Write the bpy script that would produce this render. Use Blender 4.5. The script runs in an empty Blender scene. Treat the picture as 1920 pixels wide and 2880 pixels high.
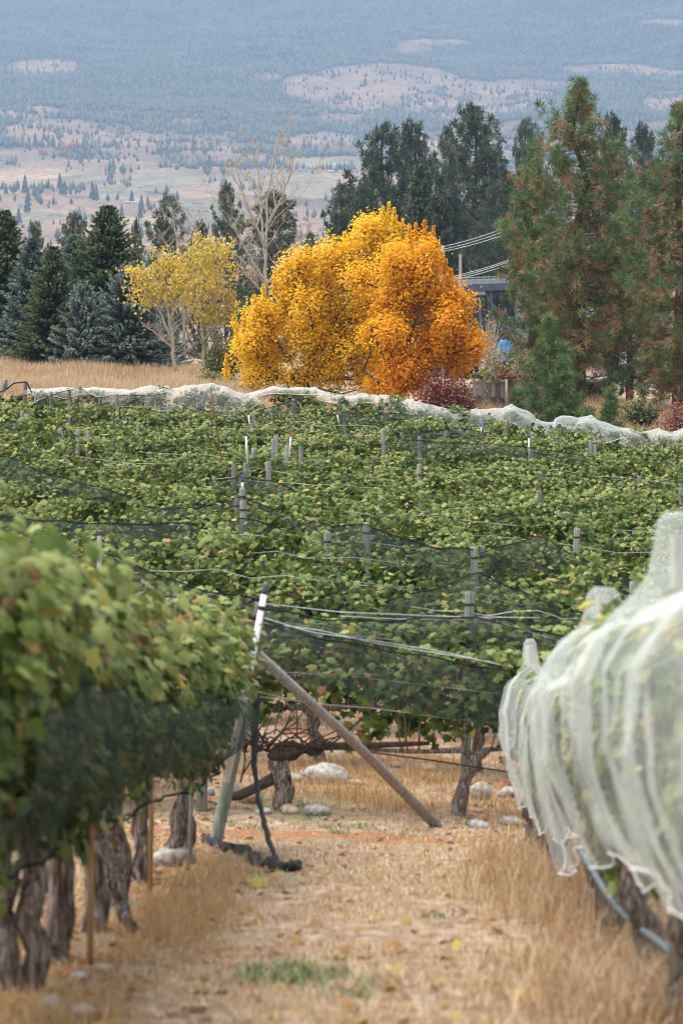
import bpy, math, random
import numpy as np
from mathutils import Vector, Matrix

S = bpy.context.scene
COL = S.collection
rad = math.radians

# ------------------------------------------------------------------ camera, sky, sun, exposure
FPX, CX, HY, CH = 6800.0, 960.0, 1200.0, 1.4       # focal length in photo pixels, optical centre, horizon row, eye height
cam_d = bpy.data.cameras.new('camera')
cam = bpy.data.objects.new('camera', cam_d)
COL.objects.link(cam)
cam.location = (0, 0, CH)
cam.rotation_euler = (rad(90), 0, 0)
cam_d.sensor_fit = 'VERTICAL'
cam_d.sensor_height = 36.0
cam_d.sensor_width = 24.0
cam_d.lens = 85.0
cam_d.shift_y = -(1440 - HY) / 2880.0
cam_d.clip_start = 0.1
cam_d.clip_end = 20000
cam_d.dof.use_dof = True
cam_d.dof.focus_distance = 75.0
cam_d.dof.aperture_fstop = 3.2
S.camera = cam

SUN_EL, SUN_ROT = rad(70), rad(285)
world = bpy.data.worlds.new('World')
S.world = world
world.use_nodes = True
wn, wl = world.node_tree.nodes, world.node_tree.links
wn.clear()
sky = wn.new('ShaderNodeTexSky')
sky.sky_type = 'NISHITA'
sky.sun_disc = False
sky.sun_elevation = SUN_EL
sky.sun_rotation = SUN_ROT
sky.dust_density = 4.0
sky.ozone_density = 1.0
hs = wn.new('ShaderNodeHueSaturation')
hs.inputs['Saturation'].default_value = 0.35
bg = wn.new('ShaderNodeBackground')
bg.inputs['Strength'].default_value = 0.15
wo = wn.new('ShaderNodeOutputWorld')
wl.new(sky.outputs[0], hs.inputs['Color'])
wl.new(hs.outputs[0], bg.inputs['Color'])
wl.new(bg.outputs[0], wo.inputs['Surface'])

sun_d = bpy.data.lights.new('sun', 'SUN')
sun_d.energy = 1.3
sun_d.angle = rad(55)
sun_d.color = (1.0, 0.95, 0.88)
sun = bpy.data.objects.new('sun', sun_d)
COL.objects.link(sun)
sd = Vector((math.sin(SUN_ROT) * math.cos(SUN_EL), math.cos(SUN_ROT) * math.cos(SUN_EL), math.sin(SUN_EL)))
sun.rotation_euler = sd.to_track_quat('Z', 'Y').to_euler()
sun.location = (0, -10, 30)

S.view_settings.view_transform = 'Standard'
S.view_settings.look = 'None'
S.view_settings.gamma = 1.0
S.view_settings.use_curve_mapping = False
S.view_settings.exposure = 1.65
S.render.engine = 'CYCLES'
S.cycles.use_denoising = True
S.cycles.denoising_prefilter = 'ACCURATE'
S.cycles.filter_width = 1.15
S.cycles.transparent_max_bounces = 24
S.cycles.max_bounces = 8
S.cycles.diffuse_bounces = 3
S.cycles.transmission_bounces = 4
S.cycles.volume_bounces = 1
S.cycles.sample_clamp_indirect = 6

# ------------------------------------------------------------------ helpers
def ss(a, b, x):
    t = np.clip((np.asarray(x, float) - a) / (b - a), 0, 1)
    return t * t * (3 - 2 * t)

def PX(px, Y): return (px - CX) * Y / FPX
def PZ(py, Y): return CH - (py - HY) * Y / FPX
D = 1920 / 1568.0

def _hash(ix, iy, s):
    h = (ix * 374761393 + iy * 668265263 + s * 1442695041).astype(np.int64) & 0xffffffff
    h = ((h ^ (h >> 13)) * 1274126177) & 0xffffffff
    return ((h ^ (h >> 16)) & 0xffff) / 65535.0

def vnoise(x, y, s=0):
    x = np.asarray(x, float); y = np.asarray(y, float)
    x, y = np.broadcast_arrays(x, y)
    ix = np.floor(x).astype(np.int64); iy = np.floor(y).astype(np.int64)
    fx = x - ix; fy = y - iy
    fx = fx * fx * (3 - 2 * fx); fy = fy * fy * (3 - 2 * fy)
    a = _hash(ix, iy, s); b = _hash(ix + 1, iy, s); c = _hash(ix, iy + 1, s); d = _hash(ix + 1, iy + 1, s)
    return (a * (1 - fx) + b * fx) * (1 - fy) + (c * (1 - fx) + d * fx) * fy

def fbm(x, y, s=0, o=4):
    t = 0; a = 0.5; x = np.asarray(x, float); y = np.asarray(y, float)
    for k in range(o):
        t = t + a * vnoise(x, y, s + k * 17); x = x * 2.03 + 7.1; y = y * 2.03 + 3.3; a *= 0.5
    return t / (1 - 0.5 ** o) - 0.5           # about -0.5 .. 0.5

FY = [130, 320, 600, 1000, 1500, 2000, 2500, 3000, 3500, 4200, 5000, 5800, 7000]
FZ = [4.2, 3.5, -18, 20, 98, 151, 226, 319, 413, 557, 773, 1025, 1494]

def G(x, y):
    x = np.asarray(x, float); y = np.asarray(y, float)
    lane = -0.106 * y
    u = np.clip(y - 24, 0, 46)
    field = -2.47 + 0.025 * u + 0.00074 * u * u + 0.38 * ss(66.3, 68.6, y)
    t = ss(20, 26, y)
    z = lane * (1 - t) + field * t
    z = z + 0.07 * np.clip(y - 70, 0, 42)
    z = z + ss(70, 79, y) * (0.25 + 0.6 * ss(3, -5, x))
    xc = np.clip(x, -11.7, 22)
    z = z + ss(19.5, 29, y) * (-0.07 * xc - 0.003 * xc * xc) * (1 - .6 * ss(70, 88, y)) * (1 - ss(130, 250, y))
    z = z + 0.05 * fbm(x * 0.7, y * 0.7, 3) + 0.25 * fbm(x * 0.12, y * 0.12, 5) * ss(72, 90, y)
    t2 = ss(125, 260, y)
    zf = np.interp(y, FY, FZ) + ss(900, 1800, y) * (fbm(x / 420, y / 420, 11, 5) * y * 0.022 + fbm(x / 90, y / 60, 13, 3) * y * 0.004)
    return z * (1 - t2) + zf * t2

def ground_hit(px, py, y0=7.0, y1=128.0):
    ys = np.arange(y0, y1, 0.05)
    zs = PZ(py, ys)
    g = G(PX(px, ys), ys)
    k = np.argmax(zs <= g)
    if not (zs <= g).any():
        k = len(ys) - 1
    return float(PX(px, ys[k])), float(ys[k]), float(g[k])

class MB:
    """collects triangles into one mesh, with a per-vertex value called tint (colour variation; on vine canopies it also holds painted lit tops)"""
    def __init__(s):
        s.V = []; s.F = []; s.T = []; s.n = 0
    def add(s, v, f, tint=0.5):
        v = np.asarray(v, float).reshape(-1, 3); f = np.asarray(f, int).reshape(-1, 3)
        s.V.append(v); s.F.append(f + s.n)
        s.T.append(np.broadcast_to(np.asarray(tint, float), (len(v),)))
        s.n += len(v)
    def grid(s, P, tint=0.5):
        """P: (a,b,3) array of points -> a sheet"""
        a, b = P.shape[:2]
        i = np.arange(a * b).reshape(a, b)
        q0, q1, q2, q3 = i[:-1, :-1].ravel(), i[1:, :-1].ravel(), i[1:, 1:].ravel(), i[:-1, 1:].ravel()
        f = np.concatenate([np.stack([q0, q1, q2], 1), np.stack([q0, q2, q3], 1)])
        s.add(P.reshape(-1, 3), f, tint if np.isscalar(tint) else np.asarray(tint).ravel())
    def box(s, c, d, R=None, tint=0.5):
        x, y, z = [k / 2 for k in d]
        v = np.array([(i * x, j * y, k * z) for i in (-1, 1) for j in (-1, 1) for k in (-1, 1)])
        if R is not None: v = v @ np.asarray(R).T
        f = [(0, 1, 3), (0, 3, 2), (4, 6, 7), (4, 7, 5), (0, 4, 5), (0, 5, 1), (2, 3, 7), (2, 7, 6), (0, 2, 6), (0, 6, 4), (1, 5, 7), (1, 7, 3)]
        s.add(v + np.asarray(c, float), f, tint)
    def tube(s, pts, r, n=6, tint=0.5, rough=0.0, rng=None, cap=True):
        p = np.asarray(pts, float); m = len(p)
        r = np.broadcast_to(np.asarray(r, float), (m,))
        d = np.gradient(p, axis=0)
        d /= np.linalg.norm(d, axis=1, keepdims=True) + 1e-9
        ref = np.array([1.0, 0, 0]) if abs(d[0][0]) < 0.8 else np.array([0, 1.0, 0])
        a = np.cross(d, ref); a /= np.linalg.norm(a, axis=1, keepdims=True) + 1e-9
        b = np.cross(d, a)
        th = np.arange(n) * 2 * math.pi / n
        rr = r[:, None] * np.ones((1, n))
        if rough and rng is not None: rr = rr * (1 + rough * rng.normal(0, 1, (m, n)))
        v = p[:, None, :] + rr[..., None] * (np.cos(th)[None, :, None] * a[:, None, :] + np.sin(th)[None, :, None] * b[:, None, :])
        i = np.arange(m * n).reshape(m, n); j = np.roll(i, -1, 1)
        f = np.concatenate([np.stack([i[:-1].ravel(), j[:-1].ravel(), j[1:].ravel()], 1), np.stack([i[:-1].ravel(), j[1:].ravel(), i[1:].ravel()], 1)])
        v = v.reshape(-1, 3)
        if cap:
            k = len(v); v = np.concatenate([v, p[:1], p[-1:]])
            e = np.arange(n); e2 = (e + 1) % n
            f = np.concatenate([f, np.stack([np.full(n, k), e2, e], 1), np.stack([np.full(n, k + 1), (m - 1) * n + e, (m - 1) * n + e2], 1)])
        s.add(v, f, tint)
    def mesh(s, name, mat, smooth=True):
        me = bpy.data.meshes.new(name)
        V = np.concatenate(s.V).astype(np.float32); F = np.concatenate(s.F).astype(np.int32); T = np.concatenate(s.T).astype(np.float32)
        me.vertices.add(len(V)); me.vertices.foreach_set('co', V.ravel())
        me.loops.add(F.size); me.loops.foreach_set('vertex_index', F.ravel())
        me.polygons.add(len(F)); me.polygons.foreach_set('loop_start', np.arange(0, F.size, 3, dtype=np.int32))
        me.polygons.foreach_set('use_smooth', np.full(len(F), bool(smooth)))
        at = me.attributes.new('tint', 'FLOAT', 'POINT'); at.data.foreach_set('value', T)
        me.materials.append(mat)
        me.update(calc_edges=True)
        return me
    def obj(s, name, mat, parent=None, smooth=True, loc=None):
        return link(name, s.mesh(name, mat, smooth), parent, loc)

def link(name, me, parent=None, loc=None):
    o = bpy.data.objects.new(name, me)
    COL.objects.link(o)
    if parent is not None: o.parent = parent
    if loc is not None: o.location = loc
    return o

def tag(o, label=None, cat=None, group=None, kind=None):
    if label: o['label'] = label
    if cat: o['category'] = cat
    if group: o['group'] = group
    if kind: o['kind'] = kind
    return o

def thing(name, label, cat, loc=(0, 0, 0), rotz=0.0, group=None):
    o = bpy.data.objects.new(name, None)
    o.empty_display_size = 0.1
    COL.objects.link(o)
    o.location = loc; o.rotation_euler = (0, 0, rotz)
    return tag(o, label, cat, group)

KIDS = {}
def dup(root, loc, rotz=0.0, label=None, group=None, scale=None):
    if root.name not in KIDS:
        KIDS[root.name] = [(c, list(c.children)) for c in root.children]
    r = root.copy(); COL.objects.link(r)
    r.location = loc; r.rotation_euler = (0, 0, rotz)
    if scale is not None: r.scale = scale
    if label: r['label'] = label
    if group: r['group'] = group
    for ch, sub in KIDS[root.name]:
        c = ch.copy(); COL.objects.link(c); c.parent = r
        for g in sub:
            d = g.copy(); COL.objects.link(d); d.parent = c
    return r

ORD = ['zeroth', 'first', 'second', 'third', 'fourth', 'fifth', 'sixth', 'seventh', 'eighth', 'ninth', 'tenth', 'eleventh', 'twelfth', 'thirteenth',
       'fourteenth', 'fifteenth', 'sixteenth', 'seventeenth', 'eighteenth', 'nineteenth', 'twentieth', 'twenty-first', 'twenty-second', 'twenty-third', 'twenty-fourth']

# ------------------------------------------------------------------ materials
def new_mat(name):
    m = bpy.data.materials.new(name); m.use_nodes = True
    nt = m.node_tree; nt.nodes.clear()
    return m, nt.nodes, nt.links

def ramp_node(n, stops, interp='LINEAR'):
    r = n.new('ShaderNodeValToRGB'); e = r.color_ramp.elements
    r.color_ramp.interpolation = interp
    while len(e) < len(stops): e.new(0.5)
    for k, (p, c) in zip(e, stops):
        k.position = p; k.color = (*c, 1)
    return r

def tint_mat(name, stops, rough=0.5, transl=0.0, objrand=0.0, noise=0.0, nscale=8.0, spec=0.4):
    """colour from the per-leaf tint value, optionally varied per plant and by a fine noise"""
    m, n, l = new_mat(name)
    at = n.new('ShaderNodeAttribute'); at.attribute_name = 'tint'
    val = at.outputs['Fac']
    if objrand:
        oi = n.new('ShaderNodeObjectInfo')
        ma = n.new('ShaderNodeMath'); ma.operation = 'MULTIPLY_ADD'
        l.new(oi.outputs['Random'], ma.inputs[0]); ma.inputs[1].default_value = objrand; l.new(val, ma.inputs[2])
        mb = n.new('ShaderNodeMath'); mb.operation = 'SUBTRACT'; l.new(ma.outputs[0], mb.inputs[0]); mb.inputs[1].default_value = objrand / 2
        val = mb.outputs[0]
    if noise:
        tc = n.new('ShaderNodeTexCoord'); nz = n.new('ShaderNodeTexNoise'); nz.inputs['Scale'].default_value = nscale
        nz.inputs['Detail'].default_value = 4
        l.new(tc.outputs['Object'], nz.inputs['Vector'])
        ma = n.new('ShaderNodeMath'); ma.operation = 'MULTIPLY_ADD'
        l.new(nz.outputs['Fac'], ma.inputs[0]); ma.inputs[1].default_value = noise; l.new(val, ma.inputs[2])
        mb = n.new('ShaderNodeMath'); mb.operation = 'SUBTRACT'; l.new(ma.outputs[0], mb.inputs[0]); mb.inputs[1].default_value = noise / 2
        val = mb.outputs[0]
    r = ramp_node(n, stops); l.new(val, r.inputs[0])
    p = n.new('ShaderNodeBsdfPrincipled'); l.new(r.outputs[0], p.inputs['Base Color'])
    p.inputs['Roughness'].default_value = rough
    p.inputs['Specular IOR Level'].default_value = spec
    out = n.new('ShaderNodeOutputMaterial')
    if transl:
        t = n.new('ShaderNodeBsdfTranslucent'); l.new(r.outputs[0], t.inputs['Color'])
        mx = n.new('ShaderNodeMixShader'); mx.inputs[0].default_value = transl
        l.new(p.outputs[0], mx.inputs[1]); l.new(t.outputs[0], mx.inputs[2]); l.new(mx.outputs[0], out.inputs['Surface'])
    else:
        l.new(p.outputs[0], out.inputs['Surface'])
    return m

def grain_mat(name, stops, scale=(8, 8, 1.5), nscale=3.0, rough=0.85, bump=0.4, detail=6, spec=0.2, objrand=0.0):
    """wood, bark, stone: stretched noise for colour and relief"""
    m, n, l = new_mat(name)
    tc = n.new('ShaderNodeTexCoord'); mp = n.new('ShaderNodeMapping'); mp.inputs['Scale'].default_value = scale
    l.new(tc.outputs['Object'], mp.inputs['Vector'])
    vec = mp.outputs[0]
    if objrand:
        oi = n.new('ShaderNodeObjectInfo'); va = n.new('ShaderNodeVectorMath'); va.operation = 'ADD'
        sc = n.new('ShaderNodeMath'); sc.operation = 'MULTIPLY'; sc.inputs[1].default_value = 40; l.new(oi.outputs['Random'], sc.inputs[0])
        l.new(vec, va.inputs[0]); l.new(sc.outputs[0], va.inputs[1]); vec = va.outputs[0]
    nz = n.new('ShaderNodeTexNoise'); nz.inputs['Scale'].default_value = nscale; nz.inputs['Detail'].default_value = detail
    nz.inputs['Roughness'].default_value = 0.65
    l.new(vec, nz.inputs['Vector'])
    val = nz.outputs['Fac']
    if objrand:
        ma = n.new('ShaderNodeMath'); ma.operation = 'MULTIPLY_ADD'; l.new(oi.outputs['Random'], ma.inputs[0]); ma.inputs[1].default_value = objrand
        l.new(val, ma.inputs[2]); mb = n.new('ShaderNodeMath'); mb.operation = 'SUBTRACT'; l.new(ma.outputs[0], mb.inputs[0]); mb.inputs[1].default_value = objrand / 2
        val2 = mb.outputs[0]
    else: val2 = val
    r = ramp_node(n, stops); l.new(val2, r.inputs[0])
    p = n.new('ShaderNodeBsdfPrincipled'); l.new(r.outputs[0], p.inputs['Base Color'])
    p.inputs['Roughness'].default_value = rough; p.inputs['Specular IOR Level'].default_value = spec
    if bump:
        b = n.new('ShaderNodeBump'); b.inputs['Strength'].default_value = bump; b.inputs['Distance'].default_value = 0.02
        l.new(val, b.inputs['Height']); l.new(b.outputs[0], p.inputs['Normal'])
    out = n.new('ShaderNodeOutputMaterial'); l.new(p.outputs[0], out.inputs['Surface'])
    return m

def net_mat(name, color, lo, hi, transl):
    """woven net: threads with open meshes between; seen edge-on the threads close up"""
    m, n, l = new_mat(name)
    lw = n.new('ShaderNodeLayerWeight'); lw.inputs['Blend'].default_value = 0.45
    mr = n.new('ShaderNodeMapRange'); mr.inputs['To Min'].default_value = lo; mr.inputs['To Max'].default_value = hi
    l.new(lw.outputs['Facing'], mr.inputs['Value'])
    d = n.new('ShaderNodeBsdfDiffuse'); d.inputs['Color'].default_value = (*color, 1)
    t = n.new('ShaderNodeBsdfTranslucent'); t.inputs['Color'].default_value = (*color, 1)
    mx = n.new('ShaderNodeMixShader'); mx.inputs[0].default_value = transl
    l.new(d.outputs[0], mx.inputs[1]); l.new(t.outputs[0], mx.inputs[2])
    tr = n.new('ShaderNodeBsdfTransparent')
    m2 = n.new('ShaderNodeMixShader'); l.new(mr.outputs[0], m2.inputs[0]); l.new(tr.outputs[0], m2.inputs[1]); l.new(mx.outputs[0], m2.inputs[2])
    out = n.new('ShaderNodeOutputMaterial'); l.new(m2.outputs[0], out.inputs['Surface'])
    return m

M = {}
GREENS = [(0.0, (0.022, 0.044, 0.012)), (0.25, (0.068, 0.112, 0.022)), (0.5, (0.160, 0.212, 0.046)), (0.68, (0.265, 0.295, 0.095)),
          (0.80, (0.42, 0.35, 0.06)), (0.90, (0.38, 0.23, 0.08)), (1.0, (0.25, 0.13, 0.07))]
M['vine_leaf'] = tint_mat('vine_leaf', GREENS, rough=0.55, transl=0.25, objrand=0.08, spec=0.18)
M['maple_yellow'] = tint_mat('maple_yellow', [(0, (0.72, 0.36, 0.01)), (0.4, (0.86, 0.52, 0.018)), (0.75, (0.90, 0.62, 0.03)), (1, (0.86, 0.66, 0.09))], rough=0.6, transl=0.50, spec=.15)
M['maple_orange'] = tint_mat('maple_orange', [(0, (0.70, 0.23, 0.012)), (0.35, (0.83, 0.355, 0.015)), (0.7, (0.87, 0.47, 0.02)), (1, (0.88, 0.57, 0.04))], rough=0.6, spec=.15, transl=0.50)
M['poplar_leaf'] = tint_mat('poplar_leaf', [(0, (0.48, 0.34, 0.05)), (0.5, (0.66, 0.49, 0.08)), (1, (0.72, 0.57, 0.14))], rough=0.6, transl=0.38, spec=.2)
M['spruce_green'] = tint_mat('spruce_green', [(0, (0.018, 0.032, 0.018)), (0.5, (0.080, 0.12, 0.060)), (1, (0.30, 0.36, 0.18))], rough=0.65, objrand=0.15, transl=.22, spec=.2)
M['spruce_blue'] = tint_mat('spruce_blue', [(0, (0.026, 0.044, 0.036)), (0.5, (0.145, 0.20, 0.175)), (1, (0.50, 0.57, 0.51))], rough=0.65, objrand=0.15, transl=.22, spec=.2)
M['pine_needle'] = tint_mat('pine_needle', [(0, (0.036, 0.074, 0.022)), (0.30, (0.085, 0.155, 0.050)), (0.58, (0.19, 0.275, 0.100)), (0.66, (0.28, 0.18, 0.09)), (0.85, (0.43, 0.26, 0.13)), (1, (0.52, 0.37, 0.22))], rough=0.6, transl=0.15, spec=0.2)
M['far_pine'] = tint_mat('far_pine', [(0, (0.022, 0.036, 0.024)), (0.5, (0.10, 0.135, 0.075)), (0.8, (0.21, 0.22, 0.125)), (1, (0.22, 0.18, 0.10))], rough=0.65, objrand=0.2, transl=.2, spec=.2)
M['bush_green'] = tint_mat('bush_green', [(0, (0.08, 0.11, 0.03)), (0.6, (0.20, 0.22, 0.06)), (1, (0.34, 0.30, 0.10))], rough=0.55, transl=0.2)
M['bush_red'] = tint_mat('bush_red', [(0, (0.16, 0.035, 0.03)), (0.5, (0.25, 0.07, 0.06)), (0.8, (0.30, 0.13, 0.09)), (1, (0.36, 0.17, 0.07))], rough=0.55, transl=0.2)
M['dry_grass'] = tint_mat('dry_grass', [(0, (0.27, 0.15, 0.07)), (0.4, (0.44, 0.295, 0.155)), (0.75, (0.55, 0.41, 0.25)), (1, (0.66, 0.55, 0.40))], rough=0.7, transl=0.25)
M['gold_grass'] = tint_mat('gold_grass', [(0, (0.27, 0.135, 0.045)), (0.5, (0.45, 0.27, 0.10)), (1, (0.60, 0.43, 0.23))], rough=0.7, transl=0.25)
M['weed_green'] = tint_mat('weed_green', [(0, (0.06, 0.10, 0.03)), (0.6, (0.13, 0.19, 0.06)), (1, (0.25, 0.28, 0.10))], rough=0.6, transl=0.2)
M['plume'] = tint_mat('plume', [(0, (0.45, 0.36, 0.22)), (1, (0.70, 0.60, 0.45))], rough=0.8, transl=0.2)
M['bark_vine'] = grain_mat('bark_vine', [(0.36, (0.042, 0.032, 0.025)), (0.50, (0.18, 0.135, 0.105)), (0.64, (0.46, 0.40, 0.335))], scale=(26, 26, 2.2), nscale=2.2, bump=1.0)
M['cane'] = grain_mat('cane', [(0.3, (0.14, 0.07, 0.035)), (0.7, (0.30, 0.17, 0.09))], scale=(10, 10, 10))
M['bark_dark'] = grain_mat('bark_dark', [(0.3, (0.03, 0.022, 0.017)), (0.6, (0.09, 0.065, 0.05)), (0.8, (0.16, 0.12, 0.09))], scale=(6, 6, 1.5), bump=0.6)
M['bark_pale'] = grain_mat('bark_pale', [(0.3, (0.30, 0.25, 0.20)), (0.6, (0.48, 0.42, 0.34)), (0.8, (0.60, 0.54, 0.45))], scale=(6, 6, 3), bump=0.3)
M['bark_red'] = grain_mat('bark_red', [(0.3, (0.035, 0.020, 0.014)), (0.6, (0.14, 0.075, 0.045)), (0.8, (0.22, 0.13, 0.08))], scale=(7, 7, 1.5), bump=0.8)
M['post_wood'] = grain_mat('post_wood', [(0.3, (0.13, 0.12, 0.10)), (0.5, (0.25, 0.24, 0.205)), (0.7, (0.36, 0.35, 0.31))], scale=(25, 25, 1.6), nscale=2.0, bump=0.5, objrand=0.25)
M['post_green'] = grain_mat('post_green', [(0.3, (0.14, 0.165, 0.13)), (0.5, (0.24, 0.285, 0.23)), (0.7, (0.34, 0.38, 0.31))], scale=(25, 25, 1.6), nscale=2.0, bump=0.4, objrand=0.2)
M['brace_wood'] = grain_mat('brace_wood', [(0.3, (0.13, 0.115, 0.10)), (0.5, (0.27, 0.245, 0.215)), (0.7, (0.44, 0.41, 0.37))], scale=(25, 25, 1.5), nscale=2.0, bump=0.5)
M['post_brown'] = grain_mat('post_brown', [(0.3, (0.08, 0.05, 0.04)), (0.5, (0.16, 0.11, 0.085)), (0.7, (0.26, 0.20, 0.16))], scale=(25, 25, 1.6), nscale=2.0, bump=0.5)
M['stake_wood'] = grain_mat('stake_wood', [(0.3, (0.24, 0.14, 0.06)), (0.7, (0.42, 0.28, 0.13))], scale=(25, 25, 1.6), nscale=2.0, bump=0.3)
M['shingle_wood'] = grain_mat('shingle_wood', [(0.25, (0.12, 0.095, 0.08)), (0.5, (0.25, 0.21, 0.19)), (0.75, (0.38, 0.34, 0.31))], scale=(18, 18, 2.0), nscale=2.0, bump=0.5, objrand=0.45)
M['stone'] = grain_mat('stone', [(0.34, (0.17, 0.145, 0.115)), (0.5, (0.36, 0.33, 0.29)), (0.68, (0.52, 0.50, 0.46))], scale=(6, 6, 6), nscale=2.5, bump=0.8, detail=9)
M['stone_tan'] = grain_mat('stone_tan', [(0.34, (0.22, 0.155, 0.10)), (0.5, (0.42, 0.31, 0.22)), (0.68, (0.54, 0.43, 0.33))], scale=(6, 6, 6), nscale=2.5, bump=0.4)
M['stone_dark'] = grain_mat('stone_dark', [(0.3, (0.09, 0.09, 0.09)), (0.55, (0.20, 0.19, 0.19)), (0.75, (0.33, 0.31, 0.30))], scale=(4, 4, 4), nscale=2.5, bump=0.4)

def plain(name, c, rough=0.5, metal=0.0, spec=0.4, nv=0.15, ns=12.0):
    """flat colour broken by a faint wear noise"""
    m, n, l = new_mat(name)
    tc = n.new('ShaderNodeTexCoord'); nz = n.new('ShaderNodeTexNoise'); nz.inputs['Scale'].default_value = ns; nz.inputs['Detail'].default_value = 5
    l.new(tc.outputs['Object'], nz.inputs['Vector'])
    r = ramp_node(n, [(0.3, tuple(k * (1 - nv) for k in c)), (0.7, tuple(min(1, k * (1 + nv)) for k in c))]); l.new(nz.outputs['Fac'], r.inputs[0])
    p = n.new('ShaderNodeBsdfPrincipled'); l.new(r.outputs[0], p.inputs['Base Color'])
    p.inputs['Roughness'].default_value = rough; p.inputs['Metallic'].default_value = metal; p.inputs['Specular IOR Level'].default_value = spec
    o = n.new('ShaderNodeOutputMaterial'); l.new(p.outputs[0], o.inputs['Surface'])
    return m

M['wire'] = plain('wire', (0.36, 0.37, 0.38), rough=0.5, metal=0.2, nv=.5, ns=1.2)
M['drip'] = plain('drip', (0.025, 0.022, 0.020), rough=0.5)
M['pipe_white'] = plain('pipe_white', (0.74, 0.73, 0.72), rough=0.4, nv=0.08)
M['nozzle'] = plain('nozzle', (0.05, 0.07, 0.13), rough=0.4)
M['nozzle_red'] = plain('nozzle_red', (0.35, 0.07, 0.05), rough=0.4)
M['rust'] = plain('rust', (0.15, 0.075, 0.05), rough=0.8, nv=0.4)
M['rope_black'] = plain('rope_black', (0.012, 0.013, 0.015), rough=0.75, nv=0.5, ns=60)
M['ribbon_teal'] = plain('ribbon_teal', (0.03, 0.34, 0.30), rough=0.5)
M['steel_blue'] = plain('steel_blue', (0.055, 0.085, 0.115), rough=0.5, nv=0.3, ns=2)
M['steel_pale'] = plain('steel_pale', (0.34, 0.40, 0.43), rough=0.5)
M['concrete'] = plain('concrete', (0.40, 0.40, 0.40), rough=0.8)
M['cable'] = plain('cable', (0.55, 0.56, 0.56), rough=0.5)
M['siding'] = plain('siding', (0.40, 0.50, 0.52), rough=0.6, nv=0.1)
M['trim_white'] = plain('trim_white', (0.70, 0.70, 0.68), rough=0.6)
M['roof_grey'] = plain('roof_grey', (0.13, 0.12, 0.12), rough=0.8)
M['roof_red'] = plain('roof_red', (0.28, 0.13, 0.10), rough=0.8)
M['wall_pale'] = plain('wall_pale', (0.66, 0.64, 0.60), rough=0.7)
M['shed_dark'] = grain_mat('shed_dark', [(0.3, (0.02, 0.017, 0.014)), (0.7, (0.07, 0.055, 0.045))], scale=(18, 18, 2))
M['tarp_blue'] = plain('tarp_blue', (0.01, 0.22, 0.48), rough=0.4, nv=0.3, ns=4)
M['glass'] = plain('glass', (0.05, 0.06, 0.07), rough=0.1, spec=0.8)
M['bird_grey'] = plain('bird_grey', (0.12, 0.16, 0.20), rough=0.7, nv=0.6, ns=40)
M['bird_leg'] = plain('bird_leg', (0.35, 0.18, 0.10), rough=0.6)
M['beak'] = plain('beak', (0.05, 0.05, 0.05), rough=0.5)
M['net_white'] = net_mat('net_white', (0.76, 0.80, 0.76), 0.17, 0.34, 0.5)
M['net_far'] = net_mat('net_far', (0.85, 0.88, 0.87), 0.18, 0.40, 0.45)
M['net_hem'] = net_mat('net_hem', (0.90, 0.91, 0.91), 0.85, 0.98, 0.4)
M['net_dark'] = net_mat('net_dark', (0.060, 0.075, 0.072), 0.38, 0.58, 0.4)
M['net_left'] = net_mat('net_left', (0.085, 0.110, 0.090), 0.32, 0.50, 0.4)
M['net_edge'] = net_mat('net_edge', (0.030, 0.034, 0.038), 0.75, 0.95, 0.2)
# ------------------------------------------------------------------ ground, hillside, haze
rng = np.random.default_rng(7)
NX = 250
yrows = np.concatenate([np.arange(-8, 30, 0.25), np.arange(30, 135, 0.8), np.geomspace(135, 1500, 70), np.arange(1512, 6200, 13.5)])
KSPLIT = int(np.argmax(yrows >= 135))
uu = np.sign(np.linspace(-1, 1, NX)) * np.abs(np.linspace(-1, 1, NX)) ** 1.25
hw = 16 + 0.34 * np.maximum(yrows, 0)
GXX = uu[None, :] * hw[:, None]
GYY = np.repeat(yrows[:, None], NX, 1)
GZZ = G(GXX, GYY)
TP = np.stack([GXX, GYY, GZZ], -1)

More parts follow.
